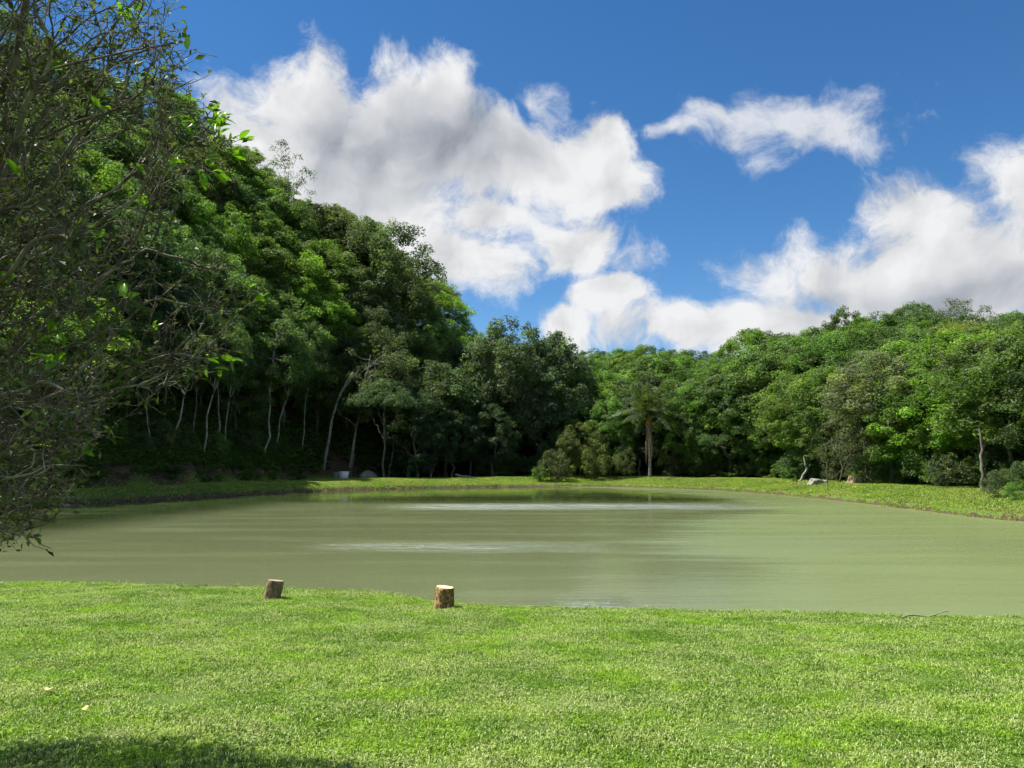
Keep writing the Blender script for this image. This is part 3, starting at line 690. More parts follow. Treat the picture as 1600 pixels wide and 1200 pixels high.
# ---- trees that can be picked out one by one in the photograph
fixed = []
def spot(px, base_row, s_hint_y):
    p = at(px, base_row, s_hint_y); return float(p[0]), float(p[1])
def special(kind, px, y, top_row, col, label, lean=(0, 0), wide=1.0, name='forest_tree', zone=None, cat='tree'):
    x = (px - 800) / FPX * (y * CP); z = gz(x, y); h = at(px, top_row, y)[2] - z
    fixed.append((x, y, KIND[kind]['r'] * h / KIND[kind]['H'] * wide)); return plant(kind, x, y, h, col, zone, cat, name, None, lean, label, wide=wide, z=z)
special('dense1', 800, 112, 505, 'blue', 'huge dark bluish-green tree with dense crown where the two hills meet', wide=0.95)
special('dense2', 868, 112, 522, 'blue', 'dense dark tree just right of the huge bluish one at the valley')
special('airy1', 1516, 112, 466, 'grey', 'sparse umbrella-shaped tree standing alone above the right skyline', name='umbrella_tree')
special('airy2', 436, 128, 226, 'olive', 'thin airy tree poking out at the top of the steep hillside skyline', name='airy_tree')
special('round2', 590, 126, 350, 'olive', 'broad olive round-topped tree bulging from the steep hillside skyline', wide=1.1)
special('flat1', 1180, 118, 514, 'lush', 'domed green tree rising on the skyline above the palm\'s right', wide=0.9)
special('round1', 1330, 122, 479, 'dark', 'dark domed tree topping the right-hand skyline, left of the others', wide=0.8)
special('flat2', 1440, 118, 474, 'dark', 'dark spreading tree on the right-hand skyline, left of the umbrella tree', wide=0.9)
special('airy2', 548, on_foot(548, 2.0), 500, 'olive', 'leaning pale-trunked tree with open olive crown at the hillside foot', lean=(0, 0.20), name='leaning_tree', wide=1.05)
special('thicket', 1310, 73, 610, 'grey', 'greyish dry thicket tree behind the flat pale rock', name='dry_tree', wide=1.1)
special('thicket', 1352, 74, 590, 'grey', 'brownish half-bare tree directly behind the tan boulder', name='dry_tree', wide=1.15)
special('airy2', 1395, 78, 545, 'grey', 'half-bare grey tree with open twiggy top behind the tan boulder', name='dry_tree')
special('airy2', 1528, 57, 585, 'lush', 'pale-trunked tree with forked stem near the right bank corner', name='forked_tree')
special('round2', 908, 104, 662, 'yellow', 'low light-green bushy tree left of the palm', wide=1.25)
special('round3', 955, 105, 625, 'lush', 'round green tree immediately left of the palm', wide=1.1)
special('vine2', 1068, 105, 640, 'olive', 'creeper-hung olive tree immediately right of the palm', wide=1.1)
SL = [(236, 540, -0.12), (262, 515, 0.17), (299, 530, 0.04), (318, 500, 0.14), (339, 485, 0.01), (349, 520, 0.10), (413, 500, 0.13), (429, 525, 0.21), (472, 505, 0.06)]
for i, (px, top, le) in enumerate(SL):
    special('slender' if i % 2 else 'slender2', px, on_foot(px, (1.5, 1.7, 3.2, 1.6, 2.6, 1.4, 1.6, 2.2, 3.0)[i]), top, 'dark', 'slender pale-trunked tree on the shaded earth bank, %s of nine from the left' % ('first', 'second', 'third', 'fourth', 'fifth', 'sixth', 'seventh', 'eighth', 'ninth', 'tenth', 'eleventh', 'twelfth', 'thirteenth', 'fourteenth')[i], lean=(0, le), name='slender_tree', wide=(0.8, 1.15, 0.75, 1.0, 0.8, 0.7, 1.2, 0.9, 0.75)[i])
special('dense2', 775, 124, 530, 'dark', 'dark tree filling the gap behind the huge bluish-green one')
special('vine1', 795, 119, 600, 'deep', 'short creeper-hung tree in the dark gap under the huge bluish-green one', wide=1.8)
# ---- the rest of the forest: scattered with a minimum spacing, nearest rows first
pts = [(a, b, r * 0.8) for a, b, r in fixed]
def clear(x, y, r, f=0.78):
    return all((x - a) ** 2 + (y - b) ** 2 > ((r + q) * 0.5 * f * 1.25) ** 2 for a, b, q in pts)
cand = np.stack([rng.uniform(-75, 100, 9000), rng.uniform(36, 152, 9000)], 1)
zz, ss, nn, ll, dd = terrain(cand[:, 0], cand[:, 1])
order = np.argsort(cand[:, 1] + np.where(dd > 0, dd * 0.5, ss * 0.3))
for i in order:
    x, y = cand[i]; s, le, d, z = ss[i], ll[i] > 0.5, dd[i], zz[i]
    px, _ = proj(x, y, z + 8)
    if px < 0 or px > 1760: continue
    le = d > 1.0 and px < 800
    if le:
        if d < 1.6 or d > 46 or (220 < px < 580 and d < (5.0 if px < 360 or 395 < px < 440 or px > 490 else 3.0)): continue
        front = d < 7; r = 3.4 if front else 4.6
        zone = 'Lf' if front else 'L'
    else:
        if s < (8.5 if x > 20 and y < 85 else 11) or s > 62 or y < 40: continue
        if d > 0 and s < 11 or px < 600: continue
        front = s < 15; r = 3.6 if front else 5.2 if s < 30 else 6.2
        right = px > 1110
        zone = ('R' if right else 'F') + ('f' if front else '')
    if not clear(x, y, r): continue
    top = cap(x, y, r * 0.8) - z
    if top < 4.5: continue
    h = random.uniform(9, 13.5) if front else random.uniform(12, 18)
    if not le and front: h = random.uniform(7.5, 11.5) if x > 20 and y < 80 else random.uniform(8, 13)
    h = min(h, top * random.uniform(0.84, 1.0))
    if h < 5: continue
    kind = random.choice(['round1', 'round2', 'round3', 'oval1', 'oval2', 'oval2', 'flat2', 'vine1', 'round1', 'dense2'] if front else ['round1', 'round2', 'round2', 'round3', 'round3', 'oval1', 'oval2', 'round1', 'oval2', 'flat2', 'dense1', 'dense2'])
    k = KIND[kind]; wide = float(np.clip((r * 1.55) / (k['r'] * h / k['H']), 0.75, 1.5))
    row = proj(x, y, z + h * 0.75)[1]
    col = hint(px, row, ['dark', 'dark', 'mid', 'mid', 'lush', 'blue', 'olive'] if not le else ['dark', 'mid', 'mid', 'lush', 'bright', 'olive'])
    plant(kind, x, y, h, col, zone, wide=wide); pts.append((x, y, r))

# ---- bushes along the edge of the forest
BUSH = []
def bush(px, y, h, col, kind, name='bush', label=None, wide=1.0, s=None):
    x = (px - 800) / FPX * (y * CP)
    t = plant(kind, x, y, h, col, None, 'bush', name, label=label or 'x', wide=wide)
    if not label: BUSH.append((px, y, col, t))
bush(868, 100, 4.0, 'olive', 'shrub1', label='feathery olive bush at the far bank, left end of the sunlit thicket', wide=1.1)
bush(890, 103.5, 5.0, 'yellow', 'shrub2', label='tall yellowish bush beside the feathery olive bush on the far bank', wide=0.8)
bush(845, 99.5, 2.0, 'lush', 'shrub1', label='low green bush at the foot of the huge bluish-green tree', wide=1.3)
bush(930, 101, 4.6, 'yellow', 'shrub1', label='rounded yellowish bush halfway between feathery bush and palm', wide=1.0)
bush(975, 101, 4.2, 'olive', 'shrub3', label='olive bush touching the left side of the palm trunk')
bush(1050, 101.5, 4.4, 'olive', 'shrub3', label='olive bush touching the right side of the palm trunk', wide=1.2)
bush(1092, 100, 4.8, 'mid', 'shrub3', label='tall green bush to the right of the palm, before dark shade', wide=1.2)
bush(1490, 55, 2.5, 'olive', 'shrub4', name='sapling', label='small open sapling with star-like leaf tufts on the right bank')
bush(1462, 55, 1.9, 'olive', 'shrub4', name='sapling', label='narrow little sapling left of the star-leaved one', wide=0.6)
bush(1556, 46, 1.6, 'olive', 'shrub2', label='leafy bush beside the bare straw patch on the right bank')
bush(1585, 43.5, 1.0, 'lush', 'shrub2', label='low bright bush at the right edge of the grassy bank', wide=1.2)
bush(1240, 77, 0.9, 'bright', 'shrub4', name='sapling', label='tiny bright sapling on the grass left of the flat rock', wide=0.7)
for px in (778, 795, 812, 175, 215, 250, 290, 335, 380, 430, 600, 690, 760, 830, 1130, 1165, 1200, 1235, 1270, 1330, 1375, 1410, 1440, 1520, 1115, 1148, 1182, 1218, 1255, 1300, 1362, 1392, 1425, 1448, 1478, 1540, 1570, 1598):
    p = None
    ys = np.arange(40, 112, 0.5); xs = (px - 800) / FPX * (ys * CP); _, sv, n_, le, dv = terrain(xs, ys)
    okv = (dv > 1.4) | ((xs > -4) & (sv > (8.0 if px > 1250 else 11.5)))
    if okv.any(): p = ys[int(np.argmax(okv))]
    if p is None: continue
    bush(px, p + random.uniform(0, 1.0), random.uniform(1.6, 3.4), random.choice(['dark', 'mid', 'olive', 'dark']), random.choice(['shrub1', 'shrub2', 'shrub3']), wide=random.uniform(1.0, 1.5))

# ---- labels for the scattered trees and bushes
ORD = ['first', 'second', 'third', 'fourth', 'fifth', 'sixth', 'seventh', 'eighth', 'ninth', 'tenth', 'eleventh', 'twelfth', 'thirteenth', 'fourteenth', 'fifteenth', 'sixteenth', 'seventeenth', 'eighteenth', 'nineteenth']
TENS = {2: ('twentieth', 'twenty'), 3: ('thirtieth', 'thirty'), 4: ('fortieth', 'forty'), 5: ('fiftieth', 'fifty'), 6: ('sixtieth', 'sixty'), 7: ('seventieth', 'seventy')}
def ordinal(i):
    n = i + 1
    if n < 20: return ORD[n - 1]
    a, b = divmod(n, 10); return TENS[a][0] if b == 0 else TENS[a][1] + '-' + ORD[b - 1]
PLACE = {'Lf': ('along the foot of the steep hillside', 'trees along the foot of the hillside'), 'L': ('on the steep hillside', 'trees covering the steep hillside'),
         'Ff': ('along the far bank', 'trees along the far bank'), 'F': ('behind the far bank', 'trees behind the far bank'),
         'Rf': ('along the edge of the right-hand forest', 'trees along the edge of the right-hand forest'), 'R': ('on the right-hand rise', 'trees on the right-hand rise')}
by = {}
for t in TREES:
    z = t['zone']
    sk = t['top'] - skyrow(t['px']) < 22 and z in ('L', 'R', 'F')
    tier = ''
    if sk: tier = 'skyline'
    elif z in ('L', 'R', 'F'): tier = 'upper' if t['top'] - skyrow(t['px']) < 75 else 'lower'
    by.setdefault((z, tier, t['col'], FNAME[t['form']]), []).append(t)
for (z, tier, col, form), L in by.items():
    L.sort(key=lambda t: t['px'])
    place, grp = PLACE[z]
    if tier == 'skyline': place = {'L': 'on the steep hillside skyline', 'R': 'on the right-hand skyline', 'F': 'on the far-bank skyline'}[z]
    elif tier: place = {'L': '%s on the steep hillside', 'R': '%s on the right-hand rise', 'F': '%s down beyond the far bank'}[z] % tier
    for i, t in enumerate(L):
        t['o']['label'] = '%s %s tree %s' % (CNAME[col], form, place.replace('in the ', 'in ')) + ('' if len(L) == 1 else ', %s from the left' % ordinal(i))
        if len(t['o']['label'].replace('-', ' ').split()) > 14: t['o']['label'] = '%s %s tree %s' % (CNAME[col], form, place.replace('the ', '').replace('along edge of', 'edging')) + ', %s from left' % ordinal(i)
        t['o']['group'] = grp
BUSH.sort(key=lambda b: b[0])
for i, (px, y, col, t) in enumerate(BUSH):
    t['label'] = '%s forest-edge bush, %s of the shaded bushes counted from the left' % (CNAME[col], ordinal(i)); t['group'] = 'bushes along the forest edge'
print('TREES', len(TREES), 'bushes', len(BUSH))
# ------------------------------------------------------------------ dead trunks
def limb_thing(name, label, cat, px, y, polys, mat, group=None, dz=0.0):
    """polys: list of (list of (px,row,dy), r0, r1): limbs of one dead stem"""
    x = (px - 800) / FPX * (y * CP); z = gz(x, y); o = np.array((x, y, z))
    t = empty(name, o); tag(t, label, cat, group)
    for i, (pp, r0, r1) in enumerate(polys):
        P = np.array([at(a, b, y + c) for a, b, c in pp]) - o
        if i == 0: P[0] = (0, 0, -0.2)
        k = 12; tt = np.linspace(0, 1, len(P)); Q = np.stack([np.interp(np.linspace(0, 1, k), tt, P[:, j]) for j in range(3)], 1)
        Q[1:-1] += rng.normal(size=(k - 2, 3)) * 0.05
        mb = MB(); mb.tube(Q, np.linspace(r0, r1, k), 7); link('trunk' if i == 0 else 'branch', mb.mesh('stem', mat, True), t)
    return t
limb_thing('dead_tree', 'pale dead trunk forking in a V before the dark far forest', 'tree', 672, 106,
           [([(672, 742, 0), (682, 715, 0), (693, 682, 0.3)], 0.14, 0.06), ([(673, 735, 0), (676, 700, 0), (675, 676, -0.2)], 0.09, 0.04), ([(690, 690, .2), (694, 683, .4), (700, 677, .5)], 0.05, 0.03)], M['bark_pale'])
limb_thing('bare_trunk', 'long pale trunk curving up from the hillside foot beside the white tub', 'tree', 506, on_foot(506, 0.9),
           [([(506, 712, 0), (517, 665, 0), (524, 632, 0.5), (538, 604, 0.8), (552, 582, 1.2)], 0.21, 0.12), ([(530, 620, 0.6), (545, 598, 0.4), (562, 575, 0.2)], 0.09, 0.04)], M['bark_pale'])
limb_thing('bare_trunk', 'thin dark leaning stem right behind the white tub', 'tree', 548, 103, [([(548, 744, 0), (552, 715, 0), (556, 690, 0)], 0.10, 0.06)], M['bark'])
limb_thing('bare_trunk', 'thin crooked stem between the boulder and the V-forked dead trunk', 'tree', 607, 106, [([(607, 742, 0), (613, 715, 0), (616, 690, 0.3), (628, 660, .4)], 0.09, 0.05)], M['bark_pale'])
limb_thing('bare_trunk', 'straight grey stem in the gap right of the V-forked dead trunk', 'tree', 735, 108, [([(735, 745, 0), (735, 715, 0), (733, 690, 0)], 0.14, 0.11)], M['bark'])
limb_thing('bare_trunk', 'bent bare stem rising left of the flat pale rock', 'tree', 1248, 78, [([(1248, 758, 0), (1256, 740, 0), (1260, 731, 0), (1256, 712, .2)], 0.14, 0.07), ([(1259, 734, 0), (1266, 726, 0.2)], 0.06, 0.03)], M['bark_pale'])
limb_thing('bare_trunk', 'tall grey forked stem at the corner of the right bank forest', 'tree', 1530, 50, [([(1530, 768, 0), (1533, 735, 0), (1534, 700, 0.2), (1530, 670, 0.3)], 0.12, 0.07), ([(1534, 705, 0.2), (1542, 690, 0.2), (1556, 684, 0)], 0.05, 0.02), ([(1535, 730, 0), (1541, 740, 0), (1545, 748, -0.2)], 0.04, 0.02)], M['bark'])
limb_thing('bare_trunk', 'straight pale stem behind the tan boulder', 'tree', 1352, 74, [([(1352, 760, 0), (1351, 720, 0), (1350, 690, 0)], 0.08, 0.05)], M['bark_pale'])
limb_thing('bare_trunk', 'straight grey mossy stem right of the tan boulder', 'tree', 1383, 72, [([(1383, 760, 0), (1384, 715, 0), (1386, 670, 0)], 0.17, 0.10)], M['bark'])

# ------------------------------------------------------------------ palm with its skirt of dead fronds
def palm():
    g = np.random.default_rng(5); px, y = 1015, 100.0; x = (px - 800) / FPX * (y * CP); z = gz(x, y)
    t = empty('palm_tree', (x, y, z)); tag(t, 'tall palm with hanging skirt of dead brown fronds on the far bank', 'palm')
    top = at(px, 648, y)[2] - z
    mb = MB(); k = 40; zz = np.linspace(-0.3, top, k); r = 0.21 + 0.02 * np.cos(np.arange(k) * 2.2) - 0.05 * zz / top
    mb.tube(np.stack([0.05 * np.sin(zz * .5), 0 * zz, zz], 1), r, 12); link('trunk', mb.mesh('palm_trunk', M['bark_pale'], True), t)
    def frond(a, elev, L, droop, w, mat, tone, hang=0.5):
        mb = MB(); d = np.array((math.cos(a), math.sin(a), 0)); n = 26; s = np.linspace(0, 1, n)
        P = d * (s * L * math.cos(elev))[:, None] + np.array((0, 0, 1.)) * (s * L * math.sin(elev) - droop * L * s ** 2)[:, None]
        mb.tube(P, np.linspace(0.05, 0.012, n), 4)
        tg = np.gradient(P, axis=0); tg /= np.linalg.norm(tg, axis=1)[:, None]; sd = np.cross(tg, (0, 0, 1.)); sd /= np.linalg.norm(sd, axis=1)[:, None] + 1e-9
        for rep in range(2):
            for sg in (-1, 1):
                ll = w * np.sin(np.clip(s * 0.9 + 0.12, 0, 1) * np.pi) ** 0.6 * g.uniform(0.8, 1.15, n)
                al = sd * sg + tg * 0.45 + np.array((0, 0, -hang)) + g.normal(size=(n, 3)) * 0.16; al /= np.linalg.norm(al, axis=1)[:, None]
                mb.leaves(P + al * ll[:, None] * 0.5, np.cross(al, tg) + np.array((0, 0, .2)), ll, 0.10, np.clip(g.normal(tone, 0.14, n), 0, 1), along=al, fold=0.05, g=g)
        return mb.mesh('frond', mat)
    for i in range(24):
        u = i / 24; a = i * 2.4 + g.normal() * 0.2; el = 1.35 - 1.15 * u + g.normal() * 0.07
        m = frond(a, el, g.uniform(5.2, 6.6), 0.26 + 0.46 * u, 1.15, M['leaf'], 0.45, 0.35 + 0.4 * u)
        f = link('frond', m, t); f.location = (0, 0, top - 0.1 + 0.3 * (1 - u)); f.color = (0.085, 0.125, 0.040, 1)
    for i in range(15):
        a = i * 2.4 + g.normal() * 0.3; m = frond(a, -1.52 + g.normal() * 0.03, g.uniform(3.0, 5.8), 0.02, 0.50, M['dead_frond'], 0.5, 1.6)
        f = link('dead_frond', m, t); f.location = (0.2 * math.cos(a), 0.2 * math.sin(a), top - 0.4 - g.uniform(0, 0.7))
    mb = MB()
    for i in range(60):
        c = np.array((g.normal() * 0.22 + 0.05, -0.35 + g.normal() * 0.1, top - 0.9 + g.normal() * 0.42)); mb.leaves(c + g.normal(size=(5, 3)) * 0.03, g.normal(size=(5, 3)), 0.14, 0.12, np.full(5, .5), g=g)
    link('fruit_cluster', mb.mesh('fruit_cluster', M['fruit']), t)
palm()

# ------------------------------------------------------------------ rocks, logs, tub on the far banks
def rock(name, label, px, row, w_px, h_px, y, mat, seed, flat=1.0, cat='rock'):
    g = np.random.default_rng(seed); x = (px - 800) / FPX * (y * CP); z = gz(x, y); w = w_px / FPX * y; h = h_px / FPX * y
    n, m_ = 18, 11; V = []; ph = g.uniform(0, 6.28, 6)
    for i in range(m_):
        v = i / (m_ - 1) * math.pi
        for j in range(n):
            u = j / n * 2 * math.pi; d = np.array((math.sin(v) * math.cos(u), math.sin(v) * math.sin(u), math.cos(v)))
            d = np.sign(d) * np.abs(d) ** 0.7
            q = 1 + 0.12 * math.sin(3 * u + ph[0]) * math.sin(v) + 0.10 * math.sin(5 * u + 2 * v + ph[1]) + 0.08 * math.sin(4 * v + ph[2]) + g.normal() * 0.02
            V.append((d[0] * w / 2 * q + d[2] * 0.12 * w, d[1] * w * 0.36 * q, (d[2] * 0.62 + 0.38) * h * q * (1 - 0.25 * d[0])))
    F = [(i * n + j, (i + 1) * n + j, (i + 1) * n + (j + 1) % n, i * n + (j + 1) % n) for i in range(m_ - 1) for j in range(n)]
    o = link(name, mesh_from(name, V, F, mat)); o.location = (x, y, z); tag(o, label, cat); return o
rock('boulder', 'grey boulder in the shade right of the white tub', 577, 735, 22, 11, 103, M['rock_grey'], 1)
rock('flat_rock', 'flat pale rock on the right bank, left of the tan boulder', 1275, 757, 27, 8, 73, M['rock_pale'], 2)
rock('boulder', 'tan and cream boulder at the edge of the right-hand trees', 1336, 756, 24, 13, 71.5, M['rock_tan'], 3)
rock('boulder', 'small pale stone at the left bank water line beside the twiggy tree', 108, 786, 13, 6, 53.5, M['rock_grey'], 6)
def log(label, px, y, pts_, r, mat=M['rock_pale'], name='log'):
    x = (px - 800) / FPX * (y * CP); z = gz(x, y); o = np.array((x, y, z)); mb = MB()
    P = np.array([at(a, b, y) for a, b in pts_]) - o; P[:, 2] += -P[:, 2].min() + r * 0.7
    k = 8; tt = np.linspace(0, 1, len(P)); Q = np.stack([np.interp(np.linspace(0, 1, k), tt, P[:, j]) for j in range(3)], 1)
    rr = np.full(k, r); rr[0] = rr[-1] = r * 0.35; mb.tube(Q, rr, 8)
    t = link(name, mb.mesh(name, mat, True)); t.location = o; tag(t, label, 'log')
log('pale fallen log on the shaded far bank below the V-forked trunk', 725, 103, [(711, 737), (720, 741), (740, 742)], 0.17, M['stick'])
log('short pale log lying just right of the palm', 1050, 101, [(1044, 747), (1060, 749)], 0.13, M['stick'])
def lathe(prof, n=28):
    V = [(r * math.cos(2 * math.pi * j / n), r * math.sin(2 * math.pi * j / n), z) for r, z in prof for j in range(n)]
    return V, [(i * n + j, i * n + (j + 1) % n, (i + 1) * n + (j + 1) % n, (i + 1) * n + j) for i in range(len(prof) - 1) for j in range(n)]
def tub(label, px, y, w, h, mat, name, cat):
    x = (px - 800) / FPX * (y * CP); t = empty(name, (x, y, gz(x, y) - 0.03)); tag(t, label, cat)
    a = w / 2
    V, F = lathe([(0.0, 0.02), (a * 0.66, 0.0), (a * 0.72, 0.05), (a * 0.84, h * 0.5), (a * 0.95, h * 0.96), (a * 0.9, h * 0.96), (a * 0.68, 0.08), (0, 0.06)]); link('body', mesh_from('body', V, F, mat, True), t)
    V, F = lathe([(a * 0.9, h * 0.93), (a * 1.0, h * 0.93), (a * 1.02, h * 0.97), (a * 1.0, h), (a * 0.9, h), (a * 0.9, h * 0.93)]); link('rim', mesh_from('rim', V, F, mat, True), t)
tub('white plastic tub standing on the shaded grass by the pond', 538, 95, 1.3, 0.98, M['white_plastic'], 'tub', 'tub')
tub('dull grey bin half hidden behind the white tub', 526, 98, 1.0, 0.88, M['grey_plastic'], 'bin', 'bin')

# ------------------------------------------------------------------ row of dark seedlings and stakes on the right-hand bank
seed_g = np.random.default_rng(8)
sm = []
for i in range(3):
    mb = MB(); clump_leaves(mb, np.array((0, 0, 0.12)), 0.13, 46, 0.11, seed_g, flat=1.1, tone=0.2); mb.tube([(0, 0, -.05), (0.01, 0, .1), (0, 0.01, .2)], [0.012, 0.01, 0.006], 5); sm.append(mb.mesh('seedling', M['leaf']))
SEED = [(1399, 783), (1409, 783), (1429, 785), (1443, 787), (1456, 789), (1471, 790), (1500, 791), (1514, 792), (1529, 794), (1544, 796), (1558, 798), (1576, 800), (1592, 801), (1264, 767), (1286, 767), (1347, 768), (1372, 768)]
SEED.sort()
for i, (px, row) in enumerate(SEED):
    p = at_z(px, row, 0.75); x, y = float(p[0]), float(p[1])
    for _ in range(6):
        p = at_z(px, row + 2, gz(x, y)); x, y = float(p[0]), float(p[1])
    o = link('seedling', sm[i % 3]); o.location = (x, y, gz(x, y)); o.color = (0.020, 0.040, 0.012, 1); s = seed_g.uniform(1.3, 2.0); o.scale = (s, s, s); o.rotation_euler = (0, 0, i)
    tag(o, 'small dark seedling on the right grassy bank, %s of the row from the left' % ordinal(i), 'seedling', 'seedlings planted along the right-hand bank')
def stake(label, px, row, h, r, y):
    x = (px - 800) / FPX * (y * CP); z = gz(x, y); mb = MB(); mb.tube([(0, 0, -.1), (0.01, 0, h * .5), (-0.02, 0, h), (-0.02, 0, h + .02)], [r, r, r * .8, r * .1], 6)
    o = link('stake', mb.mesh('stake', M['dark_stake'], True)); o.location = (x, y, z); tag(o, label, 'stake')
stake('thin tall stake on the right bank between flat rock and boulder', 1292, 770, 2.6, 0.035, 66)
stake('short dark stake right of the thin tall one on the bank', 1313, 770, 0.42, 0.03, 66)

# ------------------------------------------------------------------ the two cut logs on the lawn
def place_on(px, row):
    p = at_z(px, row, 0.4); x, y = float(p[0]), float(p[1])
    for _ in range(12):
        p = at_z(px, row, gz(x, y)); x, y = float(p[0]), float(p[1])
    return x, y, gz(x, y)
def stump(label, px, row, r, h, bark, cut, seed, tilt, cut_dip, sq, shear=0.02):
    g = np.random.default_rng(seed); x, y, z = place_on(px, row); t = empty('cut_log', (x, y + r * 0.8, z)); t.rotation_euler = tilt; tag(t, label, 'log')
    n, m_ = 64, 22; V = []
    ph = g.uniform(0, 6.28, 8)
    def rad(u, v):
        q = 1 + 0.045 * math.sin(2 * u + ph[0]) + 0.035 * math.sin(3 * u + ph[1]) + 0.02 * math.sin(7 * u + ph[2] + v) + 0.012 * math.sin(15 * u + ph[3] + 2 * v) + sq * 0.05 * math.cos(5 * u + ph[4])
        return r * q * (1.04 - 0.05 * v) * (1 + 0.02 * math.sin(6 * v + ph[5] + 2 * u))
    for i in range(m_):
        v = i / (m_ - 1)
        for j in range(n):
            u = 2 * math.pi * j / n; q = rad(u, v) * (1 + g.normal() * 0.022) * (0.955 if i == m_ - 1 else 1)
            V.append((q * math.cos(u) + shear * v * h, q * math.sin(u), -0.04 + (h + 0.04) * v + cut_dip * math.cos(u) * v))
    F = [(i * n + j, i * n + (j + 1) % n, (i + 1) * n + (j + 1) % n, (i + 1) * n + j) for i in range(m_ - 1) for j in range(n)]
    link('bark', mesh_from('bark', V, F, bark, True), t)
    C = []; rings = 8
    for i in range(rings + 1):
        for j in range(n):
            u = 2 * math.pi * j / n; q = rad(u, 1) * 0.95 * i / rings; C.append((q * math.cos(u) + shear * h, q * math.sin(u), h + 0.004 + cut_dip * math.cos(u) * i / rings + g.normal() * 0.001))
    F = [(i * n + j, i * n + (j + 1) % n, (i + 1) * n + (j + 1) % n, (i + 1) * n + j) for i in range(rings) for j in range(n)]
    link('cut_face', mesh_from('cut_face', C, F, cut, True), t)
stump('leaning weathered grey-brown log seat at the lawn edge, tilted to the right', 421, 936, 0.138, 0.30, M['stump_grey'], M['cut_old'], 4, (R(-5), R(2), 0), -0.01, 1.0, 0.17)
stump('upright cut log with pale fresh top and rough brown bark on the lawn', 692, 952, 0.165, 0.345, M['stump_dark'], M['cut_wood'], 9, (R(2), R(1.5), R(20)), -0.012, 0.3)
def twig_on_lawn():
    a = np.array((594 / FPX * 12.6, 12.6, 0.)); b = np.array((667 / FPX * 12.95, 12.95, 0.)); a[2] = gz(a[0], a[1]); b[2] = gz(b[0], b[1]) + 0.04
    k = 14; s = np.linspace(0, 1, k)[:, None]; P = a + (b - a) * s; P[:, 2] += 0.03 + 0.02 * np.sin(s[:, 0] * 9); P[:, 1] += 0.03 * np.sin(s[:, 0] * 7)
    mb = MB(); mb.tube(P - a, np.linspace(0.014, 0.008, k), 6); o = link('fallen_stick', mb.mesh('fallen_stick', M['stick'], True)); o.location = a; tag(o, 'thin pale fallen stick lying at the edge of the lawn', 'stick')
twig_on_lawn()
for i, (px, row, lab) in enumerate(((75, 1085, 'small dry yellow fallen leaf on the lawn, the upper of two'), (131, 1117, 'small dry yellow fallen leaf on the lawn, the lower of two'))):
    x, y, z = place_on(px, row); a = np.linspace(0, 2 * np.pi, 12, endpoint=False)
    V = [(0.036 * math.cos(u) * (1 + .2 * math.cos(u)), 0.021 * math.sin(u), 0.012 * math.cos(u) ** 2 + 0.004 * math.sin(3 * u)) for u in a] + [(0, 0, -0.004)] ; W = [(p[0], p[1], p[2] - 0.002) for p in V]
    F = [(12, j, (j + 1) % 12) for j in range(12)] + [(25, 13 + (j + 1) % 12, 13 + j) for j in range(12)] + [(j, 13 + j, 13 + (j + 1) % 12, (j + 1) % 12) for j in range(12)]
    o = link('fallen_leaf', mesh_from('fallen_leaf', V + W, F, M['dry_leaf'], True)); o.location = (x, y, z + 0.045); o.rotation_euler = (0.2, -0.1, i * 1.3); tag(o, lab, 'leaf', 'fallen leaves on the lawn')

